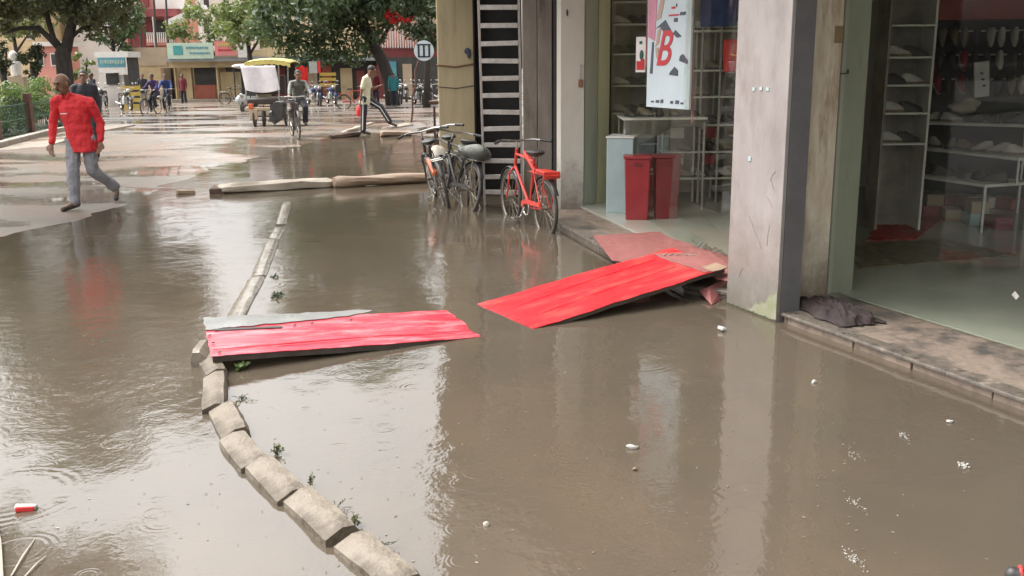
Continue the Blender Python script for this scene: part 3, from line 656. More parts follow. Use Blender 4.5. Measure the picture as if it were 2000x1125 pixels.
# ---------------------------------------------------------------- timber beams and bits
def beam(a, b, w, h, mtl, label, seed, name='timber_beam', round_=False, end=None, lift=0, cat='timber beam'):
    a = V(a); b = V(b); d = b - a; L = d.length; ang = math.atan2(d.y, d.x); mb = MB(); n = 12; m_ = 24; vs = []
    for i in range(m_ + 1):
        x = -L / 2 + L * i / m_; e = 1 - .25 * max(0, abs(2 * i / m_ - 1) - .92) / .08
        for k in range(n):
            t = 2 * PI * k / n; cx, cz = math.cos(t), math.sin(t)
            if not round_:
                q = max(abs(cx), abs(cz)); cx, cz = cx / q * .9, cz / q * .9
            p = V((x, cx * w / 2 * e, cz * h / 2 * e)); p += mnoise.noise_vector(V((p.x * 2, p.y * 8, p.z * 8)) + V((seed, 0, 0))) * .03 * V((.3, 1, .8)).length
            vs.append(p)
    fs = [(i * n + k, i * n + (k + 1) % n, (i + 1) * n + (k + 1) % n, (i + 1) * n + k) for i in range(m_) for k in range(n)] + [tuple(range(n))[::-1], tuple(m_ * n + k for k in range(n))]
    mb.add(vs, [f[::-1] for f in fs]); o = mb.build(name, mtl, smooth=True); o.location = (a + b) / 2 + V((0, 0, lift)); o.rotation_euler = (0, math.atan2(a.z - b.z, V((d.x, d.y)).length), ang)
    return tag(o, label, cat)
la, lb = P(425, 369, .06), P(650, 356, .06)
beam(la, lb, .30, .14, M['log_white'], 'thick bleached timber beam with a dark rotten left end lying in the flood', 2)
g = MB(); g.box((0, 0, 0), (.22, .30, .12)); g.jitter(.02, 9)
o = tag(g.build('rotten_block', M['log_dark'], bevel=.02), 'dark rotten wood block at the left end of the bleached beam', 'wood block'); o.location = P(428, 372, .03); o.rotation_euler = (0, 0, .1)
beam(P(652, 356, .08), P(868, 345, .07), .22, .17, M['log_brown'], 'round tan timber beam reaching to the bicycles', 5, round_=True)
beam(P(345, 376, .02), P(382, 374, .02), .13, .09, M['log_brown'], 'small broken chunk of wood alone at the water edge left of the beams', 7, name='wood_chunk', cat='wood chunk')
beam(P(645, 266, .05), P(702, 262, .05), .22, .12, M['log_dark'], 'dark short log beside the feet of the man in cream shirt', 8, name='log', cat='log')
beam(P(742, 262, .06), P(804, 260, .06), .25, .13, M['log_brown'], 'tan plank block right of the man in cream shirt', 9, name='log', cat='log')
beam(P(757, 250, .04), P(800, 243, .04), .35, .08, M['kerbc'], 'pale flat slab behind the tan plank block', 10, name='slab', cat='slab')
beam(P(668, 259, .03), P(728, 240, .12), .10, .06, M['log_white'], 'pale thin plank sloping behind the dark short log', 13, name='plank', cat='plank')

# ---------------------------------------------------------------- rag on the right step
g = MB()
c0 = P(1628, 610, SZ + .01)
def rag(i, j):
    a = i * 2 - 1; b = j * 2 - 1; t = a * .34; n_ = b * .17
    prof = max(0, 1 - (a * a * .9 + b * b * .9)) ** .5
    p = V((t, n_, 0)); h = .045 * prof * (1 + .5 * mnoise.noise(V((a * 2.5, b * 2.5, 1)))) + .055 * abs(mnoise.noise(V((a * 3 + b * 2, b * 5 - a, 3)))) + .018 * abs(math.sin(a * 7 + b * 9 + 3 * mnoise.noise(V((a * 3, b * 3, 9))))) * prof + .03 * max(0, a) * prof
    r_ = 1 + .22 * mnoise.noise(V((a * 2, b * 2, 7)))
    return (p.x * r_ + .02 * mnoise.noise(V((a * 7, b * 7, 2))), p.y * r_, max(.002, h * (1 - max(abs(a), abs(b)) ** 8)))
g.grid(rag, 70, 44, .001)
o = tag(g.build('rag', M['cloth_brown'], smooth=2), 'crumpled brown cloth lying on the granite step of the right shop', 'cloth'); o.location = c0; o.rotation_euler = (0, 0, math.atan2(T2.y, T2.x) + PI - .15)

# ---------------------------------------------------------------- shoes
def make_shoe(mtl, label, group):
    t = thing('shoe', label, 'shoe', (0, 0, 0), 0, group)
    s_ = MB(); s_.loft([((0, 0, 0), .045, .13), ((0, 0, .018), .048, .135), ((0, -.005, .026), .046, .13)], 14); s_.build('sole', M['shoe_white'] if mtl is M['shoe_red'] else (M['shoe_tan'] if mtl is M['shoe_white'] else M['blackp']), t, smooth=True)
    u_ = MB(); u_.loft([((0, 0, .0265), .044, .128), ((0, .01, .05), .042, .112), ((0, .035, .075), .036, .08), ((0, .055, .095), .030, .052), ((0, .06, .105), .024, .042)], 14); u_.build('upper', mtl, t, smooth=True)
    return t
shoe_src = {}
SHOES = 0
ORD = {}
NUM = ['first', 'second', 'third', 'fourth', 'fifth', 'sixth', 'seventh', 'eighth', 'ninth', 'tenth', 'eleventh', 'twelfth', 'thirteenth', 'fourteenth']
def shoe(loc, rz, kind, label, group, sc=1.0, tilt=0):
    global SHOES
    SHOES += 1; n_ = ORD.get(label, 0); ORD[label] = n_ + 1; label = {'dark': 'dark', 'white': 'white', 'tan': 'tan', 'red': 'red'}[kind] + ' ' + label.replace(' in the left shop', ' at left').replace(' in the right shop', ' at right').replace(' in the middle of', ' in') + ', ' + NUM[n_] + ' from left'
    if kind not in shoe_src:
        o = make_shoe(M['shoe_' + kind], label, group); shoe_src[kind] = o; o.location = loc; o.rotation_euler = (tilt, 0, rz); o.scale = (sc,) * 3; return o
    o = dup(shoe_src[kind], loc, rz, label, sc, group); o.rotation_euler[0] = tilt; return o

# ---------------------------------------------------------------- left shop interior
random.seed(8)
lt = thing('shelf_tower', 'tall taupe shoe shelf behind the left shop glass beside the lime frame', 'shelf')
x0, x1, yb = 1.26, 1.86, 12.45
g = MB(); g.box(((x0 + x1) / 2, yb + .16, 1.35), (x1 - x0, .02, 2.5)); g.build('back_panel', M['shelf_back'], lt)
for x in (x0, x1): g = MB(); g.box((x, yb, 1.35), (.02, .32, 2.5)); g.build('side_panel', M['shelf_back'], lt)
for v in (4, 48, 106, 168, 222, 282, 340):
    z = PY(1215, v, 12.3).z
    g = MB(); g.box(((x0 + x1) / 2, yb - .01, z), (x1 - x0 - .024, .31, .018)); g.build('shelf_board', M['shelf'], lt)
    row = {4: 'top', 48: 'second', 106: 'third', 168: 'fourth', 222: 'fifth', 282: 'sixth', 340: 'lowest'}[v]
    for k in range(3):
        shoe((x0 + .12 + k * .17, yb - .05, z + .009), 1.2 + random.uniform(-.4, .4), 'dark' if (k + v) % 3 else 'white', 'shoe on the %s board of the tall shelf in the left shop' % row, 'shoes on the tall shelf of the left shop', 1)
BOXL = {}
def shoebox(loc, rz, m_, label, group):
    n_ = BOXL.get(label, 0); BOXL[label] = n_ + 1
    t = thing('shoe_box', label + ', ' + NUM[min(n_, 13)] + ' from left', 'box', loc, rz, group)
    MB().box((0, 0, .05), (.17, .28, .10)).build('box', M[m_], t, bevel=.003); MB().box((0, 0, .112), (.178, .288, .022)).build('lid', M[m_], t, bevel=.003)
# poster
pz0 = PY(1262, 205, 9.75).z
pl, pr = PY(1262, 205, 9.75), PY(1345, 215, 9.05); pl.z = pr.z = 1.305
PO = thing('poster', 'tall pale blue poster with a large red letter and dark shoes behind glass', 'poster', pl, math.atan2(pr.y - pl.y, pr.x - pl.x))
PL = (pr - pl).length; PH = 1.25
g = MB(); g.box((PL / 2, .012, PH / 2), (PL, .02, PH)); g.build('board', M['paper'], PO)
def pbits(name, m_, shapes):
    g = MB()
    for pts in shapes:
        n_ = len(pts); vs = [V((x * PL, -.003, z)) for x, z in pts] + [V((x * PL, .0015, z)) for x, z in pts]
        g.add(vs, [tuple(range(n_)), tuple(range(n_, 2 * n_))[::-1]] + [(i, n_ + i, n_ + (i + 1) % n_, (i + 1) % n_) for i in range(n_)])
    return g.build(name, m_, PO)
def rect(x0, x1, z0, z1, sk=0): return [(x0, z0), (x1, z0), (x1 + sk, z1), (x0 + sk, z1)]
def zz(v): return (215 - v) / 1900 * 9.35 * 1.0
fc = bpy.data.curves.new('letter', 'FONT'); fc.body = 'B'; fc.extrude = .002; fc.shear = .35; fc.offset = .004; fc.size = .46
fo = bpy.data.objects.new('letter', fc); COL.objects.link(fo); bpy.context.view_layer.update()
lm = bpy.data.meshes.new_from_object(fo); bpy.data.objects.remove(fo); lm.materials.clear(); lm.materials.append(M['ink_red'])
lo_ = bpy.data.objects.new('red_letter', lm); COL.objects.link(lo_); lo_.parent = PO; lo_.rotation_euler = (PI / 2, 0, 0); lo_.location = (.20 * PL, -.002, zz(134)); lo_.scale = (1.0, 1.0, 1)
pbits('photo_figure', M['ink_dark'], [[(.20, zz(65)), (.42, zz(50)), (.56, zz(70)), (.46, zz(80)), (.30, zz(62))], [(.66, zz(70)), (.80, zz(82)), (.70, zz(84)), (.60, zz(76))],
                                      [(.08, zz(150)), (.12, zz(90)), (.16, zz(90)), (.14, zz(150))]])
pbits('printed_shoe', M['ink_dark'], [[(.76, zz(126)), (.94, zz(132)), (.95, zz(126)), (.84, zz(114)), (.78, zz(117))], [(.54, zz(152)), (.74, zz(154)), (.74, zz(144)), (.66, zz(137)), (.56, zz(147))]])
pbits('photo_leg', M['ink_skin'], [[(.20, zz(100)), (.28, zz(92)), (.34, zz(60)), (.24, zz(70))], [(.22, zz(118)), (.30, zz(132)), (.28, zz(100)), (.20, zz(102))], [(.20, zz(50)), (.32, zz(46)), (.40, zz(10)), (.30, zz(10))]])
pbits('photo_shirt', M['pink_ink'], [[(.02, zz(80)), (.18, zz(88)), (.22, zz(10)), (.02, zz(0))]])
pbits('lettering', M['ink_red'], [rect(.50, .72, zz(44), zz(41)), rect(.56, .64, zz(31), zz(27))])
pbits('small_lettering', M['ink_dark'], [rect(.62, .70, zz(55), zz(48)), rect(.74, .86, zz(44), zz(38), .02), rect(.66, .68, zz(28), zz(22))] + [rect(.12 + i * .115, .12 + i * .115 + .06 + .02 * (i % 2), .045, .062 + .008 * (i % 3), .01) for i in range(7) if i != 3])
pc = thing('picture_card', 'small white card with a dark figure in red, left of the tall poster', 'card', PY(1251, 140, 9.9), -.5)
g = MB(); g.box((0, 0, .165), (.10, .008, .34)); g.build('card', M['white'], pc)
g = MB(); g.box((.0, -.006, .06), (.085, .004, .085)); g.box((.02, -.0055, .10), (.04, .003, .05)); g.build('red_print', M['ink_red'], pc)
g = MB(); g.ell((.01, -.006, .16), (.022, .003, .05)); g.box((.0, -.006, .28), (.03, .003, .03)); g.build('green_print', mat('dark_green_ink', (.02, .10, .07), .5), pc)
RP = mat('red_pole', (.35, .10, .10), .5)
for ua, ub, vb_, Y_, rr_ in ((1266, 1264, 130, 9.8, .012), (1352, 1352, 240, 9.1, .010)):
    pf_ = MB().tube([PY(ua, 0, Y_) + V((0, 0, .3)), PY(ub, vb_, Y_)], rr_, 6).build('frame_pole', RP, PO, smooth=True)
    pf_.matrix_parent_inverse = (Matrix.Translation(PO.location) @ Matrix.Rotation(PO.rotation_euler[2], 4, 'Z')).inverted()
# bins and counter
g = MB()
def counter(c, w, d_, h, name, mtl, label, rz=0):
    t = thing(name, label, 'cabinet' if 'blue' in label else 'bin', c, rz)
    return t
t = counter(P(1183, 416, SZ), 0, 0, 0, 'cabinet', None, 'pale blue box cabinet beside the lime frame behind the left glass', -.28)
g = MB(); g.box((.15, .22, .42), (.30, .42, .84)); g.build('body', M['pale_blue'], t, bevel=.01)
g = MB(); g.box((.15, .22, .852), (.32, .44, .02)); g.build('top', M['white'], t, bevel=.004)
for (c, lab, m_, rz) in ((P(1222, 430, SZ), 'bright red square bin standing on the tiles behind the left glass', 'bin_red', -.10), (P(1268, 432, SZ) + V((.09, .14, 0)), 'dark red taller bin behind and right of the bright red bin', 'bin_dark', -.05)):
    t = thing('litter_bin', lab, 'bin', c, rz, 'red bins behind the left shop glass'); w0 = .235
    vs = [(0, 0, 0), (w0, 0, 0), (w0, w0, 0), (0, w0, 0), (-.02, -.02, .66), (w0 + .02, -.02, .66), (w0 + .02, w0 + .02, .66), (-.02, w0 + .02, .66)]
    MB().add(vs, [(3, 2, 1, 0), (4, 5, 6, 7), (0, 1, 5, 4), (1, 2, 6, 5), (2, 3, 7, 6), (3, 0, 4, 7)]).build('body', M[m_], t, bevel=.012)
    g = MB(); g.box((w0 / 2, w0 / 2, .675), (w0 + .07, w0 + .07, .028)); g.build('rim', M[m_], t, bevel=.008)
    g = MB(); g.box((w0 / 2, -.027, .60), (.09, .012, .03)); g.build('handle', M['bin_dark'], t, bevel=.004)
# table of clutter above the bins and steel racks
t = thing('display_table', 'low display table heaped with plastic covered shoes behind the red bins', 'table', (0, 0, 0))
tz = PY(1300, 230, 11.3).z
g = MB(); g.box((1.75, 11.45, tz), (.95, .7, .025)); g.build('table_top', M['shelf'], t)
for x, y in ((1.3, 11.15), (2.2, 11.15), (1.3, 11.75), (2.2, 11.75)): MB().tube([(x, y, SZ), (x, y, tz - .013)], .013, 6).build('leg', M['steel'], t)
g = MB(); g.grid(lambda i, j: (1.28 + .95 * i, 11.1 + .1 * j, tz + .016 - .34 * j * (.6 + .35 * math.sin(i * 5 + 1)) + .0), 30, 10, .003)
tag(g.build('plastic_sheet', mat('grey_plastic_film', (.26, .25, .21), .3, (.16, .155, .13), 5, .5, 14), smooth=2), 'creased grey plastic film hanging over the display table edge', 'plastic film')
for k in range(5): shoe((1.38 + k * .17, 11.35, tz + .013), random.uniform(0, 3), 'tan' if k % 2 else 'dark', 'shoe on the low table heaped behind the red bins', 'shoes on the low table behind the red bins')
rk = thing('shoe_rack', 'long steel shoe rack across the back of the left shop', 'rack')
ya, yb2 = 11.75, 11.55
for v in (60, 138, 190, 245, 298, 350):
    z = PY(1400, v, 11.6).z
    MB().box((2.45, 11.85, z), (1.25, .36, .02)).build('shelf_board', M['shelf'], rk)
    nm = {60: 'top', 138: 'second', 190: 'third', 245: 'fourth', 298: 'fifth', 350: 'lowest'}[v]
    for k in range(7):
        if random.random() < .85: shoe((1.92 + k * .17, 11.78, z + .01), random.uniform(.5, 1.5), random.choice(['dark', 'tan', 'dark', 'white'] if v != 60 else ['white']), 'shoe on the %s board of the long rack in the left shop' % nm, 'shoes on the long rack of the left shop')
    if v in (298, 350):
        for k in range(3): shoebox((2.0 + k * .38, 11.92, z + .16), .1 * k, ('white', 'bin_red', 'tan_wall')[k], 'shoe box on the %s board of the long rack' % nm, 'shoe boxes on the long rack')
for x in (1.81, 2.25, 2.47, 3.09):
    for y in (11.68, 12.02): MB().tube([(x, y, SZ), (x, y, 2.15)], .014, 6).build('post', M['steel'], rk, smooth=True)
MB().box((2.45, 12.05, 1.2), (1.25, .015, 2.1)).build('back_panel', M['shelf_back'], rk)
g = MB(); c = PY(1405, 15, 11.4); g.box(c, (.42, .05, .42)); g.jitter(.02, 4)
tag(g.build('hanging_garment', M['blue_cloth'], bevel=.02), 'dark blue garment hanging at the top of the left shop', 'garment')
g = MB(); c = PY(1428, 108, 11.4); g.box(c, (.16, .06, .36)); g.jitter(.03, 4)
tag(g.build('hanging_bag', M['redcloth'], bevel=.03), 'bright red bag hanging on the rack near the grey pillar', 'bag')

# ---------------------------------------------------------------- right shop interior
tw = thing('shelf_tower', 'narrow open shoe shelf beside the green post in the right shop', 'shelf', (3.62, 9.55, SZ), -.02)
for x in (.0, .43): MB().box((x, .17, 1.3), (.022, .34, 2.6)).build('side_panel', M['shelf_back'] if x == 0 else M['shelf'], tw)
MB().box((.215, .345, 1.3), (.43, .015, 2.6)).build('back_panel', M['shelf_back'], tw)
for v in (50, 113, 168, 223, 283):
    z = PY(1720, v, 9.5).z - SZ; MB().box((.215, .165, z), (.404, .34, .018)).build('shelf_board', M['shelf'], tw)
    nm = {50: 'top', 113: 'second', 168: 'third', 223: 'fourth', 283: 'fifth'}[v]
    if v > 60:
        for k in range(2): shoe((3.76 + k * .16, 9.68, z + SZ + .009), 1.4 + random.uniform(-.3, .3), 'white' if (k + v) % 2 else 'dark', 'shoe on the %s board of the narrow shelf in the right shop' % nm, 'shoes on the narrow shelf of the right shop')
def table(name, label, a, b, depth, z, tiers=()):
    t = thing(name, label, 'table'); a = V(a); b = V(b); d = (b - a).normalized(); n_ = V((d.y, -d.x, 0))
    if n_.x < 0: n_ = -n_
    c = [a, b, b + n_ * depth, a + n_ * depth]
    MB().prism([(p.x, p.y) for p in c], z - .03, z).build('table_top', M['shelf'], t, bevel=.004)
    for p in (a + d * .03 + n_ * .03, b - d * .03 + n_ * .03, b - d * .03 + n_ * (depth - .03), a + d * .03 + n_ * (depth - .03)):
        MB().bar((p.x, p.y, SZ + .004), (p.x, p.y, z - .031), .025, .025, (1, 0, 0)).build('leg', M['steel'], t)
    for k, (i0, z2) in enumerate(tiers):
        c2 = [a + n_ * i0, b + n_ * i0 + d * .1, b + n_ * (depth + .1) + d * .1, a + n_ * (depth + .1)]
        MB().prism([(p.x, p.y) for p in c2], z2 - .03, z2).build('upper_shelf', M['shelf'], t, bevel=.004)
        for p in (c2[0], c2[1]): MB().bar((p.x, p.y, z + .001), (p.x, p.y, z2 - .031), .02, .02, (1, 0, 0)).build('upper_post', M['steel'], t)
    return c
la_ = (4.02, 10.95, 0); lb_ = (4.59, 9.38, 0)
table('display_table', 'two tier white steel display table in the middle of the right shop', la_, lb_, .62, .545, ((.28, .80),))
A_ = V((4.05, 10.8, 0)); Bb = V((4.59, 9.4, 0))
for k in range(7):
    p = A_.lerp(Bb, (k + .5) / 7) + V((.22, .08, 0)); shoe((p.x, p.y, .546), random.uniform(0, 6), random.choice(['dark', 'tan', 'dark', 'red']), 'shoe on the lower tier of the two tier display table', 'shoes on the lower tier of the display table')
    p += V((.24, .09, 0)); shoe((p.x, p.y, .801), random.uniform(0, 6), random.choice(['dark', 'dark', 'white', 'tan']), 'shoe on the upper tier of the two tier display table', 'shoes on the upper tier of the display table')
g = MB(); g.ell(PY(1776, 325, 10.4), (.09, .09, .07)); tag(g.build('red_bowl', M['redcloth'], smooth=True), 'round red object on the lower tier of the display table', 'bowl')
ta, tb = PY(1768, 232, 11.4), PY(2010, 238, 10.6)
table('display_table', 'farther long white display table below the hanging shoes in the right shop', (ta.x, ta.y, 0), (tb.x, tb.y, 0), .6, 1.03)
for k in range(6):
    p = ta.lerp(tb, (k + .5) / 6) + V((.06, .2, 0)); shoe((p.x, p.y, 1.031), random.uniform(0, 6), random.choice(['tan', 'white', 'dark']), 'shoe on the farther long display table in the right shop', 'shoes on the farther display table')
g = MB(); c = PY(1880, 210, 11.2); g.ell(c, (.16, .12, .07)); g.ell(c + V((.1, .02, .05)), (.12, .08, .06)); g.jitter(.03, 9)
tag(g.build('cloth_heap', M['bag_cream'], smooth=True), 'pale heap of wrapping on the farther display table', 'wrapping')
g = MB(); c = PY(1917, 155, 11.5); g.box(c, (.17, .02, .40), Matrix.Rotation(-.1, 3, 'Y')); g.build
o = tag(g.build('price_board', M['shelf']), 'white display card standing above the farther display table', 'card')
g = MB()
for i_ in range(3): g.ell(c + V((.02 * i_ - .01, -.014, .07 - i_ * .07)), (.022, .004, .014))
g.build('printed_shoe', M['ink_dark'], o).matrix_parent_inverse = Matrix.Identity(4)
for k in range(5):
    p = A_.lerp(Bb, (k + .5) / 5) + V((.35, .12, 0)); shoebox((p.x, p.y, SZ + .006), -.4 + .1 * k, ('white', 'bin_red', 'tan_wall', 'pale_blue', 'bin_dark')[k], 'shoe box on the floor under the two tier table', 'shoe boxes under the display tables')
    if k % 2: shoebox((p.x + .02, p.y, SZ + .130), -.2, 'tan_wall', 'shoe box stacked on another under the two tier table', 'shoe boxes under the display tables')
for k in range(6):
    p = ta.lerp(tb, (k + .5) / 6) + V((.1, .3, 0)); shoebox((p.x, p.y, SZ + .006), .1 * k, ('bin_red', 'white', 'bin_dark', 'tan_wall', 'white', 'shutter_red')[k], 'shoe box on the floor under the farther long table', 'shoe boxes under the display tables')
# hanging shoe wall
hw = thing('display_wall', 'dark pegboard wall of the right shop under a red fascia', 'display wall')
w0, w1 = PY(1765, 200, 12.2), PY(2100, 200, 11.6)
wd = (w1 - w0); wd.z = 0; wn = V((-wd.y, wd.x, 0)).normalized()
c_ = (w0 + w1) / 2
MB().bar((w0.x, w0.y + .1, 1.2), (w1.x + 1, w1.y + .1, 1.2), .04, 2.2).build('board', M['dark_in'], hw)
MB().bar((w0.x, w0.y - .12, 2.55), (w1.x + 1, w1.y - .12, 2.55), .3, .75).build('fascia', M['red_board'], hw)
for v in (72, 118, 165):
    z = PY(1800, v, 12.0).z; MB().tube([(w0.x, w0.y - .02, z + .06), (w1.x, w1.y - .02, z + .06)], .01, 6).build('rail', M['steel'], hw)
    nm = {72: 'top', 118: 'middle', 165: 'bottom'}[v]
    for k in range(14):
        p = w0.lerp(w1, (k + .4) / 14); kd = random.choice(['white', 'white', 'tan', 'dark'] if v == 72 else ['dark', 'red', 'dark', 'tan', 'white'])
        shoe((p.x, p.y - .06, z - .02), random.uniform(-.5, .5), kd, 'shoe hanging from the %s rail of the dark display wall' % nm, 'shoes hanging on the display wall', .95, tilt=1.2 + random.uniform(-.2, .2))
g = MB(); c = PY(1800, 140, 11.85); g.ell(c, (.17, .07, .18)); g.jitter(.04, 5)
tag(g.build('hanging_bag', M['maroon_cloth'], smooth=True), 'crimson bag hanging among the dark shoes of the right shop', 'bag')
# rugs
def rug(pix, mtl, label, seed, z=SZ + .004, h=.012):
    c = [P(u, v, z) for u, v in pix]; org = sum(c, V()) / 4
    def pf(i, j):
        p = c[0] * (1 - i) * (1 - j) + c[1] * i * (1 - j) + c[2] * i * j + c[3] * (1 - i) * j
        p = p + V((.04 * mnoise.noise(V((j * 6, seed, 0))), .06 * mnoise.noise(V((i * 6, seed, 3))), 0))
        p.z = z + h + .012 * mnoise.noise(V((i * 8, j * 5, seed))); return p - org
    o = MB().grid(pf, 40, 20, h).build('rug', mtl, smooth=True); o.location = org; return tag(o, label, 'rug')
rug(((1675, 526), (1985, 500), (1840, 468), (1672, 478)), M['sage_rug'], 'worn brown green rug on the tiles just inside the right shop', 1)
rug(((1692, 472), (1790, 468), (1830, 434), (1715, 434)), M['red_rug'], 'worn red and orange mat behind the brown green rug', 2)
rug(((1792, 440), (1858, 430), (1900, 408), (1822, 396)), M['red_rug'], 'narrow red mat running under the display table', 3)

# ---------------------------------------------------------------- bicycles
def make_bicycle(label, frame_m, group=None, loaded=False, carrier=None, name='bicycle', spokes=18, mud=None):
    """rear wheel hub at x=0, front hub at x=1.05, heading +x, wheel radius .33"""
    t = thing(name, label, 'bicycle', (0, 0, 0), 0, group); Rr = .33
    mud = mud or M['blackp']
    for x in (0, 1.05):
        w_ = MB(); w_.torus((x, 0, Rr), (0, 1, 0), Rr - .02, .021, 40, 8); wo_ = w_.build('wheel', M['tyre'], t, smooth=2)
        r_ = MB(); r_.torus((x, 0, Rr), (0, 1, 0), Rr - .045, .010, 36, 6, 1.4); r_.build('rim', M['rim'], wo_, smooth=2)
        s_ = MB()
        for k in range(spokes):
            a = 2 * PI * k / spokes; s_.tube([(x, .02 * (-1) ** k, Rr), (x + math.cos(a) * (Rr - .05), 0, Rr + math.sin(a) * (Rr - .05))], .0022, 4)
        s_.tube([(x, -.05, Rr), (x, .05, Rr)], .02, 8); s_.build('spokes', M['rim'], wo_)
        m_ = MB(); pts = []
        for k in range(11):
            a = math.radians(20 + 13 * k) if x == 0 else math.radians(30 + 11 * k)
            pts.append((x + math.cos(a) * (Rr + .028) * (1 if x else 1), 0, Rr + math.sin(a) * (Rr + .028)))
        def fen(i, j, pts=pts):
            k = i * (len(pts) - 1); k0 = min(int(k), len(pts) - 2); f = k - k0; p = V(pts[k0]).lerp(V(pts[k0 + 1]), f); yy_ = (j - .5) * .06
            return (p.x, yy_, p.z - (abs(j - .5) * 2) ** 2 * .012)
        m_.grid(fen, 16, 4, .003); m_.build('mudguard', mud, t, smooth=2)
    BB = V((.44, 0, .29)); ST = V((.33, 0, .80)); HT = V((.86, 0, .84)); HB = V((.90, 0, .70)); fr_ = MB()
    fr_.tube([BB, ST + V((-.02, 0, .04))], .016, 8); fr_.tube([ST, HT], .015, 8); fr_.tube([BB, HB], .017, 8); fr_.tube([HT + V((-.015, 0, .06)), HB + V((.01, 0, -.03))], .019, 8)
    for s_ in (-1, 1):
        fr_.tube([(0, s_ * .055, Rr), (.40, s_ * .03, .29)], .009, 6); fr_.tube([(0, s_ * .055, Rr), (.32, s_ * .02, .77)], .008, 6)
        fr_.tube([(1.05, s_ * .05, Rr), (.95, s_ * .05, .62), (.91, s_ * .02, .68)], .011, 6)
    fr_.build('frame', frame_m, t, smooth=True)
    h_ = MB(); h_.tube([HT + V((-.01, 0, .04)), (.83, 0, .98)], .012, 8); h_.tube([(.70, -.29, .99), (.80, -.18, 1.0), (.84, 0, .985), (.80, .18, 1.0), (.70, .29, .99)], .012, 8)
    ho = h_.build('handlebar', M['chrome'], t, smooth=True)
    for s_ in (-1, 1): MB().tube([(.74, s_ * .25, .995), (.62, s_ * .33, .985)], .018, 8).build('grip', M['blackp'], ho, smooth=True)
    sd_ = MB(); sd_.loft([((.29, 0, .86), .09, .05), ((.28, 0, .885), .13, .09), ((.27, 0, .91), .14, .10), ((.27, 0, .925), .12, .08)], 14)
    so_ = sd_.build('saddle', M['blackp'], t, smooth=True); MB().tube([(.33, 0, .78), (.30, 0, .87)], .013, 8).build('seat_post', M['chrome'], so_)
    c_ = MB(); z = .70
    for y in (-.06, 0, .06): c_.tube([(-.22, y, z), (.30, y, z)], .007, 6)
    for x in (-.22, -.05, .12): c_.tube([(x, -.065, z), (x, .065, z)], .007, 6)
    for s_ in (-1, 1): c_.tube([(-.02, s_ * .06, Rr), (-.12, s_ * .065, z)], .006, 6)
    c_.build('carrier', carrier or M['chrome'], t, smooth=True)
    k_ = MB(); k_.torus((.44, .05, .29), (0, 1, 0), .085, .008, 20, 6); k_.tube([(.44, .07, .29), (.56, .075, .17)], .009, 6); k_.tube([(.44, -.07, .29), (.32, -.075, .41)], .009, 6)
    k_.box((.57, .12, .16), (.09, .08, .02)); k_.box((.31, -.12, .42), (.09, .08, .02)); k_.build('pedals', M['chrome'], t, smooth=True)
    gd = MB(); gd.add([(.0, .052, .345), (.0, .052, .39), (.42, .062, .385), (.52, .062, .35), (.53, .062, .28), (.42, .062, .335)] + [(.0, .066, .345), (.0, .066, .39), (.42, .076, .385), (.52, .076, .35), (.53, .076, .28), (.42, .076, .335)],
                      [(0, 1, 2, 3, 4, 5), (11, 10, 9, 8, 7, 6)] + [(i, 6 + i, 6 + (i + 1) % 6, (i + 1) % 6) for i in range(6)]); gd.build('chain_guard', frame_m, t)
    st_ = MB(); st_.tube([(.02, -.07, .30), (-.03, -.24, -.02)], .009, 6); st_.build('kickstand', M['chrome'], t)
    return t
b1 = make_bicycle('red bicycle with a red carrier leaning by the left shop step', M['bike_red'], carrier=M['bike_red'], mud=M['bike_black'])
b1.location = (.36, 10.22, -.10); b1.rotation_euler = (0, 0, PI / 2 + .35)
g = MB(); g.box((-.04, 0, .725), (.30, .15, .035)); g.box((-.18, 0, .70), (.025, .20, .08)); g.jitter(.012, 8); g.build('red_basket', M['bike_red'], b1, bevel=.015)
g = MB(); g.bar((.26, .0, .70), (.60, .0, .88), .05, .05); g.build('red_bundle', M['bike_red'], b1, bevel=.015)
b2 = make_bicycle('dark bicycle with a wet grey cover on its carrier, nearest to the ladder', M['bike_black'])
b2.location = (-.55, 11.85, -.10); b2.rotation_euler = (0.17, 0, PI / 2 + .42)
g = MB(); g.ell((-.02, 0, .80), (.22, .16, .10)); g.ell((.18, .05, .78), (.16, .12, .09)); g.jitter(.05, 6)
tag(g.build('tarp_bundle', M['bag_grey'], smooth=True), 'crumpled grey green tarp bundle on the carrier of the dark bicycle', 'tarp'); o = bpy.context.scene.objects['tarp_bundle']; o.location = b2.location; o.rotation_euler = b2.rotation_euler
b3 = make_bicycle('dark bicycle with an orange bundle standing left of the covered one', M['bike_black'])
b3.location = (-.80, 12.15, -.10); b3.rotation_euler = (-.20, 0, PI / 2 + .22)
g = MB(); g.bar((.1, .03, .50), (.5, .03, .66), .06, .07); g.jitter(.02, 7); g.build('orange_bundle', M['orange'], b3, bevel=.02)
b4 = dup(b2, (-.62, 12.75, -.10), PI / 2 + .35, 'dark bicycle half hidden behind the two nearest the beige column'); b4.rotation_euler[0] = -.12
for o_, g_ in ((b2, 0), (b3, 0), (b4, 0)): o_['group'] = 'dark bicycles tangled by the ladder'
g = MB(); g.ell((0, 0, 0), (.15, .20, .20)); g.ell((-.08, 0, -.12), (.10, .12, .14)); g.jitter(.05, 5)
o = tag(g.build('cream_bundle', M['bag_cream'], smooth=True), 'pale cream bundle hanging at the left of the parked bicycles', 'bundle'); o.location = PY(858, 312, 13.3)

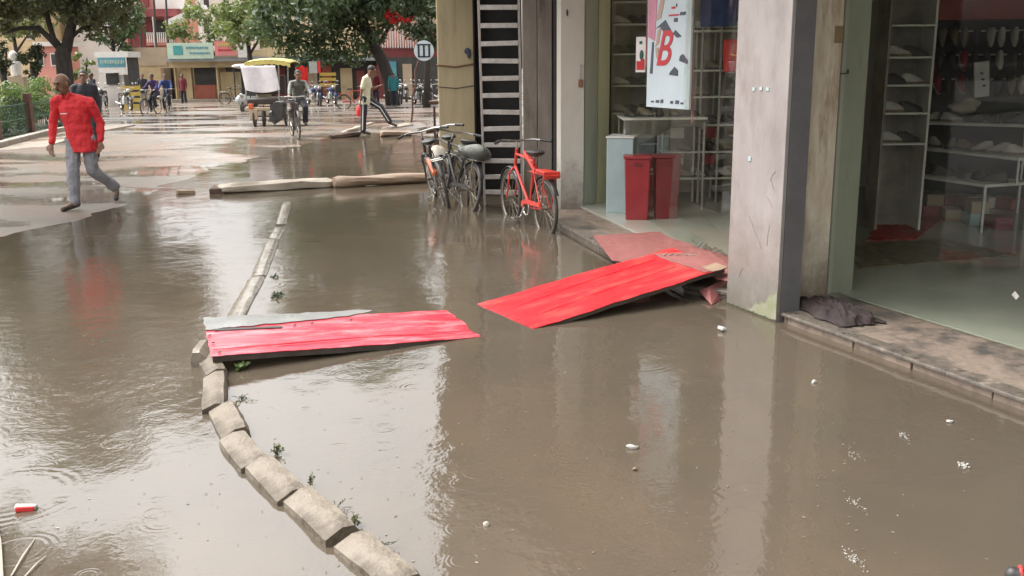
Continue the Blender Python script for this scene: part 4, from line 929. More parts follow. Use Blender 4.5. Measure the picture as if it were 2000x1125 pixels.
# ---------------------------------------------------------------- people
def remesh(o, vx, sm=3):
    m_ = o.modifiers.new('remesh', 'REMESH'); m_.mode = 'VOXEL'; m_.voxel_size = vx; m_.use_smooth_shade = True
    s_ = o.modifiers.new('smooth', 'SMOOTH'); s_.factor = .5; s_.iterations = sm
def person(label, loc, rz, J, top, bot, shoe_m=None, vx=.014, hair='short', sc=1.0, group=None, bald=False, sleeves=True, stripes=False, moustache=False, collar=False):
    """J: joints in metres in the figure's own frame, x to its left, facing -y"""
    t = thing('person', label, 'person', loc, rz, group, sc); j = {k: V(v) for k, v in J.items()}
    hd = j['head']; fd = V(J.get('face', (0, -1, 0))).normalized(); sx = V((0, 0, 1)).cross(fd).normalized()
    RH = Matrix((sx, -fd, sx.cross(-fd))).transposed()
    def H(x, y, z): return hd + RH @ V((x, y, z))
    fine = vx < .01
    b = MB()
    b.ell(H(0, .01, .02), (.076, .096, .105), RH, 16, 12); b.ell(H(0, -.03, -.055), (.055, .06, .065), RH)
    b.cap(H(0, -.088, .012), H(0, -.108, -.022), .011, .017, 8)          # nose
    b.ell(H(0, -.083, -.062), (.024, .012, .010), RH); b.ell(H(0, -.075, -.095), (.026, .02, .018), RH)
    b.ell(H(0, -.078, .045), (.055, .02, .014), RH)
    for s_ in (-1, 1): b.ell(H(.078 * s_, .012, -.005), (.012, .022, .032), RH)
    b.cap(j['neck'] + V((0, 0, -.04)), H(0, .02, -.05), .058, .052)
    ch = (j['sl'] + j['sr']) / 2; hp = (j['hl'] + j['hr']) / 2
    def torso(g, k, low=-.12):
        ax = (ch - hp); n_ = 7; wdir = (j['sl'] - j['sr']).normalized(); rings = []
        Rz = math.atan2(wdir.y, wdir.x); RR = Matrix.Rotation(Rz, 3, 'Z'); prof = [(.180, .136), (.176, .130), (.155, .118), (.152, .115), (.168, .12), (.175, .118), (.11, .08)]
        vs = []
        for i, (wx, wy) in enumerate(prof):
            f = low + (1.08 - low) * i / (n_ - 1); c = hp + ax * f
            for q in range(16):
                a = 2 * PI * q / 16; vs.append(c + RR @ V((wx * k * math.cos(a), wy * k * math.sin(a), 0)))
        fs = [(i * 16 + q, i * 16 + (q + 1) % 16, (i + 1) * 16 + (q + 1) % 16, (i + 1) * 16 + q) for i in range(n_ - 1) for q in range(16)] + [tuple(range(16))[::-1], tuple((n_ - 1) * 16 + q for q in range(16))]
        g.add(vs, fs)
    torso(b, .86)
    for s_, e, w_, q in (('sl', 'el', 'wl', 1), ('sr', 'er', 'wr', -1)):
        b.cap(j[s_], j[e], .046, .038); b.cap(j[e], j[w_], .037, .025)
        d = (j[w_] - j[e]).normalized(); side = (j['sl'] - j['sr']).normalized() * q; nrm = d.cross(side).normalized(); side = nrm.cross(d).normalized()
        pc_ = j[w_] + d * .055
        b.ell(pc_, (.020, .032, .052), Matrix((nrm, nrm.cross(d), d)).transposed(), 10, 8)
        fwd_ = V((0, -1, 0))
        for k in range(4):
            off_ = nrm.cross(d) * ((k - 1.5) * .018); L1 = (.042, .048, .046, .036)[k]
            a0 = j[w_] + d * .09 + off_; a1 = a0 + d * L1 + side * (-.010); a2 = a1 + d * L1 * .7 + side * (-.022)
            b.cap(a0, a1, .0095, .0085, 6); b.cap(a1, a2, .0085, .0075, 6)
        a0 = j[w_] + d * .03 + nrm.cross(d) * .03; a1 = a0 + d * .035 + nrm.cross(d) * .018; b.cap(a0, a1, .012, .010, 6); b.cap(a1, a1 + d * .03, .010, .008, 6)
    for h_, k_, a_, f_ in (('hl', 'kl', 'al', 'tl'), ('hr', 'kr', 'ar', 'tr')):
        b.cap(j[h_], j[k_], .075, .052); b.cap(j[k_], j[a_], .050, .034); b.cap(j[a_], j[f_], .034, .028)
    bo = b.build('body', M['skin'], t); remesh(bo, vx)
    # clothes
    c = MB(); torso(c, 1.02, -.30)
    for s_ in ('sl', 'sr'): c.cap(j['neck'] + V((0, .01, -.05)), j[s_] + V((0, 0, -.005)), .062, .058)
    for s_, e, w_ in (('sl', 'el', 'wl'), ('sr', 'er', 'wr')):
        if sleeves: c.cap(j[s_] + V((0, 0, -.012)), j[e], .062, .050); c.cap(j[e], j[e].lerp(j[w_], .93), .050, .040)
        else: c.cap(j[s_], j[s_].lerp(j[e], .75), .066, .058)
    c.cap(ch + V((0, 0, -.02)), j['neck'] + V((0, 0, -.03)), .085, .066)
    if collar:
        for s_ in (-1, 1): c.cap(j['neck'] + V((.045 * s_, -.045, -.005)), j['neck'] + V((.03 * s_, -.085, -.05)), .018, .014, 6)
    so_ = c.build('shirt', top, t); remesh(so_, vx, 2)
    c = MB(); ax = (ch - hp)
    c.ell(hp + V((0, 0, -.01)), (.150, .112, .10))
    for h_, k_, a_ in (('hl', 'kl', 'al'), ('hr', 'kr', 'ar')):
        c.cap(j[h_], j[k_], .096, .078); c.cap(j[k_], j[k_].lerp(j[a_], .93), .076, .070)
    po = c.build('trousers', bot, t); remesh(po, vx, 2)
    if fine:
        for nm_, ob_, st in (('fold', so_, .045), ('fold', po, .036)):
            tx = bpy.data.textures.new('folds', 'CLOUDS'); tx.noise_scale = .11; dm = ob_.modifiers.new('folds', 'DISPLACE'); dm.texture = tx; dm.strength = st; dm.mid_level = .5; dm.texture_coords = 'LOCAL'
    if stripes:
        c = MB()
        for h_, k_, a_ in (('hl', 'kl', 'al'), ('hr', 'kr', 'ar')):
            o_ = V((0, 0, 0)); sd_ = V(J.get('stripe', (1, 0, 0)))
            c.tube([j[h_] + sd_ * .090, j[k_] + sd_ * .070, j[k_].lerp(j[a_], .93) + sd_ * .060], .014, 6)
        c.build('stripe', M['white'], t, smooth=True)
    for a_, f_ in (('al', 'tl'), ('ar', 'tr')):
        c = MB(); d = (j[f_] - j[a_]).normalized(); c.cap(j[a_] - d * .035 + V((0, 0, -.025)), j[f_] + V((0, 0, -.005)), .040, .034)
        co = c.build('shoe', shoe_m or M['shoe_dark'], t); remesh(co, max(vx, .009), 1)
    hr = MB()
    if bald:
        hr.ell(H(0, .034, .004), (.081, .078, .070), RH, 16, 10)
    else:
        hr.ell(H(0, .022, .045), (.082, .098, .092), RH, 16, 10)
    if moustache: hr.ell(H(0, -.092, -.045), (.034, .014, .008), RH)
    for s_ in (-1, 1): hr.ell(H(.032 * s_, -.090, .042), (.02, .008, .005), RH)
    ho = hr.build('hair', M['hair'], t, smooth=2)
    c = MB()
    for s_ in (-1, 1): c.ell(H(.031 * s_, -.084, .020), (.012, .008, .007), RH, 8, 6)
    c.build('eye', M['eye'], t, smooth=2)
    return t
STAND = dict(head=(0, -.02, 1.555), neck=(0, 0, 1.44), sl=(.17, 0, 1.38), sr=(-.17, 0, 1.38), el=(.22, .02, 1.09), er=(-.22, .02, 1.09), wl=(.22, -.06, .85), wr=(-.22, -.06, .85),
             hl=(.09, 0, .88), hr=(-.09, 0, .88), kl=(.10, -.01, .48), kr=(-.10, -.01, .48), al=(.10, .02, .09), ar=(-.10, .02, .09), tl=(.12, -.13, .04), tr=(-.12, -.13, .04))
WALK1 = dict(head=(-.25, -.10, 1.57), face=(-.42, -.85, -.28), neck=(-.19, -.03, 1.43), sl=(.07, .02, 1.33), sr=(-.33, -.04, 1.34), el=(.17, .10, 1.06), er=(-.38, .02, 1.06), wl=(.19, .03, .84), wr=(-.36, -.08, .83),
             hl=(.05, .02, .86), hr=(-.12, -.02, .86), kl=(.10, .02, .49), kr=(-.09, -.10, .45), al=(.27, .34, .22), ar=(-.06, -.12, .09), tl=(.31, .24, .10), tr=(-.14, -.27, .04))
for k_ in WALK1:
    if k_ != 'face': a_ = WALK1[k_]; WALK1[k_] = (a_[0] + .105 * a_[2] + (.03 if k_ in ('head',) else 0), a_[1], a_[2] - (.03 if k_ == 'head' else 0))
m1 = person('man in a long sleeved red shirt and grey trousers walking along the flooded road edge', P(164, 408), 0, WALK1, M['red_shirt'], M['grey_cloth'], vx=.0075, bald=True, moustache=True, collar=True, sc=1.0)
g = MB(); g.tube([(.0, -.165, 1.26), (-.01, -.172, 1.10), (.0, -.17, .95), (.0, -.165, .80)], .006, 6); g.build('placket', M['red_shirt'], m1, smooth=True)
g = MB(); g.box((-.045, -.155, 1.19), (.09, .012, .012), Matrix.Rotation(.15, 3, 'Z')); g.build('pocket_pen', M['white'], m1)
def walkpose(dx=0, **kw):
    d = dict(STAND); d.update(kw); return d
person('man in a dark jacket walking close behind the man in red', G(180, 315), .3, walkpose(kl=(.1, -.16, .50), al=(.1, -.2, .10), tl=(.12, -.36, .05), kr=(-.1, .05, .49), ar=(-.1, .28, .14), tr=(-.1, .16, .05)), M['dark_cloth'], M['dark_cloth'], vx=.011)
person('person in a dark blue shirt standing by the motorcycles behind the man in red', G(186, 222), -.6, walkpose(wl=(.16, -.30, 1.02), el=(.2, -.06, 1.1)), M['dark_cloth'], M['dark_cloth'], vx=.014, sleeves=False)
STEP = dict(head=(-.02, -.20, 1.53), face=(0, -1, -.35), neck=(0, -.10, 1.43), sl=(.17, -.06, 1.35), sr=(-.17, -.06, 1.35), el=(.21, -.10, 1.08), er=(-.21, .02, 1.08), wl=(.12, -.32, 1.16), wr=(-.22, .06, .84),
            hl=(.09, .0, .88), hr=(-.09, .0, .88), kl=(.09, -.36, .66), kr=(-.09, .03, .48), al=(.09, -.58, .30), ar=(-.09, .06, .09), tl=(.09, -.73, .22), tr=(-.09, -.10, .04), stripe=(-1, 0, 0))
m2 = person('man in cream shirt and striped dark trousers stepping over the beam with a red bag', P(716, 263), PI / 2 - .1, STEP, M['cream_cloth'], M['dark_cloth'], vx=.010, stripes=True, sleeves=False, sc=1.02)
g = MB(); g.loft([((0, 0, -.14), .12, .06), ((0, 0, -.02), .15, .08), ((0, 0, .10), .12, .05), ((0, 0, .16), .03, .02)], 12); g.jitter(.02, 8)
o = tag(g.build('carrier_bag', M['redcloth'], smooth=True), 'red carrier bag in the hand of the man in cream shirt', 'bag'); o.location = PY(706, 216, 24.7)
RIDE = dict(head=(0, -.15, 1.48), face=(0, -1, -.1), neck=(0, -.10, 1.37), sl=(.17, -.05, 1.30), sr=(-.17, -.05, 1.30), el=(.24, -.26, 1.10), er=(-.24, -.26, 1.10), wl=(.26, -.46, 1.02), wr=(-.26, -.46, 1.02),
            hl=(.09, .05, .88), hr=(-.09, .05, .88), kl=(.12, -.32, .70), kr=(-.12, -.26, .55), al=(.11, -.22, .34), ar=(-.11, -.14, .18), tl=(.11, -.36, .30), tr=(-.11, -.28, .14))
def on_bike(bike, loc, rz):
    bike.location = loc; bike.rotation_euler = (0, 0, rz)
bk = make_bicycle('dark bicycle ridden by the person in purple towards the camera', M['bike_black'], spokes=12, group='bicycles ridden down the far road')
pr_ = G(303, 224); on_bike(bk, pr_ + V((0, .35, 0)), -PI / 2 - .15)
person('person in purple shirt riding a bicycle towards the camera in front of the shops', pr_ + V((.02, .12, 0)), -.15, RIDE, M['purple_cloth'], M['dark_cloth'], vx=.014)
pr2 = G(328, 220); dup(bk, pr2 + V((0, .35, 0)), -PI / 2 + .2, 'dark bicycle ridden by the person in blue beside the purple rider')
person('person in dark blue riding a bicycle beside the purple rider', pr2 + V((-.02, .12, 0)), .2, RIDE, M['blue_cloth'], M['dark_cloth'], vx=.014)
person('dark clothed person standing at the shop pillar behind the cyclists', G(283, 210), .4, STAND, M['dark_cloth'], M['grey_cloth'], vx=.016)
person('person in brown standing inside the open shop bay', G(360, 203), -.2, STAND, M['maroon_cloth'], M['dark_cloth'], vx=.016)
person('person in a teal helmet and jacket among the motorcycles right of the leaning trunk', G(770, 208), .1, walkpose(head=(0, -.04, 1.45)), M['teal_cloth'], M['dark_cloth'], vx=.014)
person('person in a maroon shirt standing beside the leaning trunk', G(735, 205), -.3, STAND, M['maroon_cloth'], M['dark_cloth'], vx=.014)

# ---------------------------------------------------------------- motorcycles
def make_motorcycle(label, body_m, group):
    t = thing('motorcycle', label, 'motorcycle', (0, 0, 0), 0, group)
    for x in (0, 1.3):
        w_ = MB(); w_.torus((x, 0, .3), (0, 1, 0), .25, .05, 24, 8); wo_ = w_.build('wheel', M['tyre'], t, smooth=2)
        r_ = MB(); r_.torus((x, 0, .3), (0, 1, 0), .19, .012, 20, 6); r_.tube([(x, -.06, .3), (x, .06, .3)], .07, 10)
        for k in range(8):
            a = PI / 4 * k; r_.tube([(x, 0, .3), (x + .19 * math.cos(a), 0, .3 + .19 * math.sin(a))], .006, 4)
        r_.build('rim', M['chrome'], wo_, smooth=True)
    g = MB(); g.ell((.78, 0, .78), (.26, .13, .13)); g.build('tank', body_m, t, smooth=2)
    g = MB(); g.loft([((.22, 0, .74), .34, .10), ((.22, 0, .80), .36, .12), ((.22, 0, .84), .32, .10)], 14); g.build('seat', M['blackp'], t, smooth=True)
    g = MB(); g.box((.62, 0, .42), (.32, .22, .28)); g.ell((.60, 0, .55), (.12, .11, .14)); g.build('engine', M['steel'], t, bevel=.03)
    g = MB(); g.tube([(.5, -.14, .3), (.0, -.16, .34), (-.25, -.16, .38)], .035, 8); g.build('exhaust', M['chrome'], t, smooth=True)
    g = MB()
    for s_ in (-1, 1): g.tube([(1.3, s_ * .07, .3), (1.06, s_ * .07, .95)], .022, 8); g.tube([(0, s_ * .10, .3), (.12, s_ * .10, .72)], .022, 8)
    g.tube([(0, .08, .3), (.5, .1, .32)], .025, 6); g.tube([(1.08, 0, .85), (.55, 0, .62), (.0, 0, .68)], .03, 8); g.build('frame', M['blackp'], t, smooth=True)
    g = MB(); g.tube([(.86, -.36, 1.03), (1.0, -.2, 1.03), (1.06, 0, .98), (1.0, .2, 1.03), (.86, .36, 1.03)], .015, 8); g.build('handlebar', M['chrome'], t, smooth=True)
    for s_ in (-1, 1):
        g = MB(); g.tube([(1.0, s_ * .22, 1.03), (1.0, s_ * .28, 1.2)], .006, 5); g.ell((1.0, s_ * .30, 1.22), (.02, .06, .035)); g.build('mirror', M['chrome'], t, smooth=True)
    g = MB(); g.ell((1.16, 0, .90), (.09, .09, .09)); g.build('headlight', M['chrome'], t, smooth=2)
    g = MB(); g.ell((-.22, 0, .74), (.07, .06, .05)); g.build('tail_light', M['bin_red'], t, smooth=2)
    def fen(i, j): a = math.radians(30 + 110 * i); return (1.3 + math.cos(a) * .34, (j - .5) * .13, .3 + math.sin(a) * .34)
    MB().grid(fen, 10, 2, .006).build('mudguard', body_m, t, smooth=2)
    return t
mk = make_motorcycle('dark motorcycle parked behind the man in red, nearest the yellow barricade', M['blackp'], 'motorcycles parked by the barricade')
mk.location = G(238, 215); mk.rotation_euler = (0, 0, -.9)
dup(mk, G(222, 206), -1.2, 'dark motorcycle parked second from the yellow barricade, behind the nearest one')
dup(mk, G(250, 209), -1.0, 'dark motorcycle parked right against the yellow barricade')
dup(mk, G(198, 204), -1.5, 'dark motorcycle parked in the rear beside the kiosk')
dup(mk, G(208, 209), -1.4, 'dark motorcycle parked farthest left, beside the person in dark blue')
mk2 = make_motorcycle('blue tanked motorcycle parked under the centre tree, right of the rickshaw', M['blue_cloth'], 'motorcycles parked under the centre tree')
mk2.location = G(602, 205); mk2.rotation_euler = (0, 0, -1.0)
dup(mk2, G(622, 206), -1.3, 'blue tanked motorcycle second right of the cycle rickshaw')
dup(mk2, G(640, 203), -1.1, 'blue tanked motorcycle third right of the cycle rickshaw')
for i_, (u, v) in enumerate(((758, 200), (778, 203), (795, 199), (810, 204), (826, 201), (842, 204), (857, 200), (786, 193), (818, 192), (846, 193))):
    dup(mk, G(u, v), -1.2 - .15 * (i_ % 3), 'dark motorcycle packed beside the beige column, ' + ('%s from left in the %s rank' % (NUM[i_ if i_ < 7 else i_ - 7], 'front' if i_ < 7 else 'rear')), group='motorcycles packed in a row by the beige column')
bc = dup(b1, G(672, 215), .3, 'rusty bicycle parked on the mud behind the man in cream shirt'); 
for ch in bc.children:
    if ch.name.startswith(('red_b',)): bpy.data.objects.remove(ch)
dup(bk, G(440, 205), .2, 'dark bicycle leaning in front of the closed cream shop bay', group='bicycles parked by the shops')

# ---------------------------------------------------------------- rickshaws
rl = G(492, 250)
R1 = thing('cycle_rickshaw', 'cycle rickshaw with yellow canopy and white plastic curtain, bicycle in front', 'rickshaw', rl, 0)
# local frame: x right, y away; sizes from 13.5 mm per pixel at this distance
K1 = rl.y / F
def rp(u, v, dy=0): return V(((u - 492) * K1, dy, (250 - v) * K1))
g = MB(); g.grid(lambda i, j: (rp(488, 0).x + 1.30 * i, -.15 + 1.3 * j, rp(0, 128).z + .09 * math.sin(PI * i) ** .6 + .05 * math.sin(PI * j)), 16, 8, .03); g.build('canopy', M['canopy_yellow'], R1, smooth=2)
g = MB(); g.grid(lambda i, j: (rp(488, 0).x + 1.30 * i, -.16, rp(0, 128).z - .03 + .09 * math.sin(PI * i) ** .6 - .10 * j + .012 * math.sin(i * 50)), 40, 3, .0); 
g.v = g.v + [p + V((0, .012, 0)) for p in g.v]; n_ = len(g.v) // 2; g.f = g.f + [tuple(a + n_ for a in f[::-1]) for f in g.f]; g.build('canopy_fringe', M['canopy_yellow'], R1, smooth=2)
def curt(i, j):
    w_ = .96 - .10 * j; x = rp(482 + 8 * j, 0).x + (rp(548, 0).x - rp(482, 0).x) * i * (1 + .0 * j)
    return (x, -.20 - .10 * math.sin(i * 9) * .3 - .10 * j, rp(0, 133).z - .66 * j - .08 * math.sin(PI * i) * j)
g = MB(); g.grid(curt, 30, 14, .006); g.build('plastic_curtain', M['white_sheet'], R1, smooth=2)
for u in (487, 549):
    for dy in (-.12, 1.05): MB().tube([rp(u, 205, dy), rp(u + (2 if u < 500 else 4), 130, dy)], .02, 6).build('canopy_post', M['chrome'], R1, smooth=True)
g = MB(); g.box(rp(517, 200, .45), (.95, .85, .16)); g.build('seat', M['shoe_dark'], R1, bevel=.04)
g = MB(); g.box(rp(517, 170, .86), (.95, .10, .55)); g.build('seat_back', M['shoe_dark'], R1, bevel=.04)
g = MB(); g.box(rp(515, 214, .3), (.95, .9, .10)); g.box(rp(500, 224, -.16), (.24, .05, .30)); g.build('body', M['tan_wall'], R1, bevel=.02)
g = MB(); g.box(rp(496, 208, -.19), (.14, .06, .14)); g.build('red_box', M['orange'], R1, bevel=.02)
for u, dy in ((497, .1), (515, .1), (545, .9)):
    g = MB(); c = rp(u, 228, dy); g.torus(c, (1, .15, 0), .28, .035, 28, 8); wo_ = g.build('wheel', M['tyre'], R1, smooth=2)
    g = MB()
    for k in range(14):
        a = 2 * PI * k / 14; g.tube([c, c + V((.0, math.cos(a) * .26, math.sin(a) * .26))], .004, 4)
    g.tube([c - V((.06, 0, 0)), c + V((.06, 0, 0))], .04, 8); g.build('spokes', M['rim'], wo_)
g = MB(); g.tube([rp(497, 228, .1), rp(545, 228, .1)], .02, 6); g.tube([rp(540, 215, -.1), rp(555, 215, -1.2)], .02, 6); g.build('axle', M['blackp'], R1)
# the driving bicycle in front
fb = P(560, 274); bkf = dup(bk, fb + V((-.10, 1.10, 0)), -PI / 2 + .35, 'black bicycle with dark bags at the front of the yellow cycle rickshaw', group='bicycles by the rickshaw')
g = MB(); g.box((0, 0, -.02), (.30, .14, .38)); g.ell((.08, 0, .12), (.15, .10, .14), None, 20, 14); g.ell((-.05, 0, -.12), (.17, .10, .18), None, 20, 14); g.jitter(.09, 7)
o = tag(g.build('dark_bag', M['blackp'], smooth=True), 'bulky dark bag hanging left of the rickshaw bicycle', 'bag'); o.location = PY(541, 217, 23.6)
g = MB(); g.ell((0, 0, 0), (.12, .10, .20), None, 20, 14); g.box((.02, 0, -.05), (.16, .12, .26)); g.jitter(.08, 8)
o = tag(g.build('dark_bag', M['shoe_dark'], smooth=True), 'black bag hanging right of the rickshaw bicycle', 'bag'); o.location = PY(573, 212, 23.4)
person('driver in olive clothes sitting behind the handlebar of the yellow cycle rickshaw', fb + V((.02, 1.5, .0)), .3, RIDE, M['bag_grey'], M['dark_cloth'], vx=.014)
g = MB(); g.grid(lambda i, j: (i * .35, .05 * math.sin(i * 6), -.5 * j - .03 * math.sin(i * 9)), 12, 8, .01)
o = tag(g.build('red_flag', M['redcloth'], smooth=2), 'red cloth hanging at the back of the yellow cycle rickshaw', 'cloth'); o.location = PY(577, 130, 28.5)
# second, white topped rickshaw
rl2 = G(478, 219)
R2 = thing('rickshaw', 'white topped three wheeled rickshaw half hidden behind the yellow one', 'rickshaw', rl2); k2 = rl2.y / F
g = MB(); g.ell((0, .4, 86 * k2), (22 * k2, .9, 4.5 * k2), None, 20, 8); g.build('roof', M['white'], R2, smooth=2)
g = MB(); g.box((0, .5, 22 * k2), (32 * k2, 1.2, 14 * k2)); g.ell((0, -.15, 22 * k2), (15 * k2, .18, 12 * k2)); g.build('body', M['steel'], R2, bevel=.05)
for x in (-14, 14):
    for y in (-.1, 1.0): MB().tube([(x * k2, y, 28 * k2), (x * k2, y, 85 * k2)], .03, 6).build('roof_post', M['blackp'], R2)
MB().box((0, 1.05, 48 * k2), (28 * k2, .05, 40 * k2)).build('rear_panel', M['dark_in'], R2)
MB().box((0, -.05, 60 * k2), (26 * k2, .02, 28 * k2)).build('windscreen', M['glass'], R2)
for x, y in ((0, -.35), (-12, .9), (12, .9)):
    g = MB(); g.torus((x * k2, y, .22), (1, 0, 0), .18, .045, 20, 8); g.build('wheel', M['tyre'], R2, smooth=2)
g = MB(); g.ell((0, -.34, 32 * k2), (.09, .05, .09)); g.build('headlight', M['chrome'], R2, smooth=2)

# ---------------------------------------------------------------- trees and hedge
import array
def leaf_cloud(name, clumps, nleaf, size, mtl, parent, seed, loc=None):
    rnd = random.Random(seed); vs = []; fs = []
    for (c, r) in clumps:
        for _ in range(int(nleaf * r[0] * r[0])):
            d = V((rnd.gauss(0, 1), rnd.gauss(0, 1), rnd.gauss(0, 1))).normalized(); k = rnd.random() ** .45
            p = V(c) + V((d.x * r[0], d.y * r[1], d.z * r[2])) * k
            nrm = (d + V((rnd.gauss(0, .7), rnd.gauss(0, .7), rnd.gauss(0, .7) + .4))).normalized()
            a = nrm.orthogonal().normalized(); a = (Matrix.Rotation(rnd.random() * 6.3, 3, nrm) @ a); b = nrm.cross(a)
            s_ = size * rnd.uniform(.6, 1.3); n_ = len(vs)
            vs += [p - a * s_, p + b * s_ * .45 + nrm * s_ * .1, p + a * s_, p - b * s_ * .45 + nrm * s_ * .1]; fs.append((n_, n_ + 1, n_ + 2, n_ + 3))
    mb = MB(); mb.v = vs; mb.f = fs
    return mb.build(name, mtl, parent)
def clumps_in(c, R, n, r, seed, flat=.8):
    rnd = random.Random(seed); out = []
    for _ in range(n):
        d = V((rnd.gauss(0, 1), rnd.gauss(0, 1), rnd.gauss(0, 1))).normalized(); k = rnd.uniform(.45, 1)
        rr = r * rnd.uniform(.6, 1.3); out.append((V(c) + V((d.x * R[0], d.y * R[1], d.z * R[2])) * k, (rr, rr, rr * flat)))
    return out
def tree(name, label, base, trunk, limbs, crown, nleaf, size, mtl, seed, group=None):
    t = thing(name, label, 'tree', base, 0, group)
    g = MB(); g.tube(*trunk, n=10); g.jitter(.04, 1.5, seed)
    tr_ = g.build('trunk', M['bark'], t, smooth=2)
    for path, rr in limbs:
        g = MB(); g.tube(path, rr, 8); g.jitter(.05, 1.2, seed); g.build('limb', M['bark'], t, smooth=2)
    leaf_cloud('crown', crown, nleaf, size, mtl, t, seed); return t
def L_at(base, u, v, Y): return PY(u, v, Y) - V(base)
# big tree, left
tb_ = G(128, 232); Yt = tb_.y; q_ = lambda u, v, dy=0: L_at(tb_, u, v, Yt + dy)
cr = clumps_in(q_(70, -170), (5.2, 4.5, 3.1), 95, 1.0, 5) + clumps_in(q_(0, 10), (3.2, 2.5, .9), 16, .6, 6) + clumps_in(q_(170, 5), (2.2, 2, .8), 16, .55, 7) + clumps_in(q_(90, -420), (4.5, 4, 2.5), 45, 1.1, 9)
cr += [(q_(u, v, random.uniform(-1, 1)), (.42, .42, .3)) for u, v in ((30, 30), (10, 50), (60, 25), (185, 40), (205, 25), (225, 10), (170, 62), (150, 20), (100, 12), (-10, 20), (215, 60), (240, 30), (45, 8), (70, 60))]
tree('large_tree', 'large dark limbed tree with forked trunk behind the hedge at left', tb_, ([q_(128, 232), q_(127, 150), q_(124, 105), q_(126, 90)], [.36, .30, .29, .24]),
     [([q_(122, 102), q_(100, 78), q_(75, 55), q_(40, 55), q_(5, 66)], [.14, .12, .10, .07, .04]), ([q_(122, 100), q_(105, 75), q_(92, 40), q_(88, 10), q_(80, -40)], [.14, .11, .1, .09, .06]),
      ([q_(128, 100), q_(138, 60), q_(148, 20), q_(152, -20), q_(160, -120)], [.22, .19, .17, .15, .08]), ([q_(135, 80), q_(160, 55), q_(190, 50), q_(220, 55)], [.08, .06, .04, .03]),
      ([q_(92, 35), q_(60, 10), q_(20, -20)], [.07, .06, .04]), ([q_(150, 10), q_(200, -60), q_(260, -120)], [.12, .09, .05])], cr, 420, .115, M['leaf_olive'], 11)
# second big tree whose crown hangs over the water at far left, outside the frame
b_ = V((-9.5, 12.5, 0))
cr = clumps_in((-.2, .3, 7.6), (4.7, 4.6, 3.3), 70, .95, 15)
tree('large_tree', 'large tree left of the road overhanging the flooded street', b_, ([V((0, 0, -.2)), V((.1, 0, 2)), V((0, .1, 4.2))], [.4, .32, .28]),
     [([V((0, 0, 4)), V((1.5, .5, 6)), V((3, 1, 7.5))], [.22, .16, .08]), ([V((0, 0, 4)), V((-1.5, -.5, 6)), V((-3, -1, 7.8))], [.22, .16, .08]), ([V((0, 0, 4)), V((.2, -1.5, 6.2)), V((.4, -3, 7.6))], [.2, .15, .08])], cr, 210, .15, M['leaf_olive'], 16)
# centre tree
cb = G(768, 207); Yc = cb.y; kc = Yc / 33; qc = lambda u, v, dy=0: PY(u, v, Yc + dy) - cb
cr = clumps_in(qc(670, -70), (3.3 * kc, 2.6 * kc, 2.1 * kc), 80, .8 * kc, 25) + clumps_in(qc(660, -280), (2.8 * kc, 2.4 * kc, 2.2 * kc), 50, .9 * kc, 26)
for u, v in ((520, 30), (500, 55), (545, 70), (585, 85), (560, 105), (615, 95), (640, 110), (600, 118), (665, 100), (690, 112), (655, 70), (700, 80), (725, 92), (735, 65), (610, 60), (560, 40), (640, 35), (690, 45), (750, 40), (510, 15), (590, 20), (720, 20), (535, 55), (625, 80), (575, 60), (770, 12), (800, 5), (835, 8)):
    cr.append((qc(u, v, random.uniform(-1.2, 1.0)), (.48 * kc, .48 * kc, .38 * kc)))
tree('broad_tree', 'broad mid green tree with low hanging crown and leaning trunk in the centre', cb, ([qc(768, 210), qc(762, 165), qc(748, 120), qc(722, 75), qc(700, 20), qc(690, -60)], [.38, .33, .30, .27, .23, .15]),
     [([qc(722, 75), qc(680, 40), qc(620, 20), qc(560, 30)], [.11, .09, .07, .04]), ([qc(735, 95), qc(760, 50), qc(790, 10), qc(820, -30)], [.10, .08, .06, .04]), ([qc(700, 20), qc(640, -40), qc(600, -120)], [.10, .08, .05])],
     cr, 250, .16, M['leaf_mid'], 27)
# lime trees behind the shops, small dark shrubs
def simple_tree(name, label, u, v, Y, R, n, mtl, seed, h=None, ln=420, group=None, sz=.13, vb=None):
    c = PY(u, v, Y); base = V((c.x, Y, gz(Y)))
    rel = c - base
    cr = clumps_in(rel, R, n, min(R) * .42, seed)
    return tree(name, label, base, ([V((0, 0, 0)), rel * .5 + V((.1, 0, 0)), rel * .9], [.18, .14, .08]), [([rel * .55, rel * .8 + V((R[0] * .4, 0, 0)), rel + V((R[0] * .6, 0, R[2] * .4))], [.08, .05, .03])], cr, ln, sz, mtl, seed, group)
simple_tree('street_tree', 'yellow green tree above the pale green shop sign', 405, 45, 62, (2.9, 1.6, 1.4), 34, M['leaf_lime'], 41, ln=160, sz=.18)
simple_tree('street_tree', 'yellow green tree just left of the broad centre tree', 480, 35, 56, (2.0, 1.6, 1.7), 28, M['leaf_lime'], 42, ln=200, sz=.17)
simple_tree('street_tree', 'green tree right behind the forked trunk above the blue awning', 215, 45, 60, (1.9, 1.5, 2.0), 30, M['leaf_mid'], 43, ln=200, sz=.18)
simple_tree('street_tree', 'pale green tree behind the white monument at left', 20, 25, 66, (3.0, 1.8, 2.2), 34, M['leaf_lime'], 44, ln=140, sz=.2)
simple_tree('clipped_shrub', 'dark rounded shrub behind the hedge, nearest the forked trunk', 60, 118, 36, (.46, .46, .8), 16, M['leaf_dark'], 45, ln=1800, sz=.07)
simple_tree('clipped_shrub', 'dark rounded shrub cut by the left edge of the picture', 0, 115, 36, (.42, .42, .75), 14, M['leaf_dark'], 46, ln=1800, sz=.07)
simple_tree('street_tree', 'dark tree above the motorcycle row beside the beige column', 828, 30, 44, (1.3, 1.2, 1.5), 22, M['leaf_dark'], 47, ln=400, sz=.13)
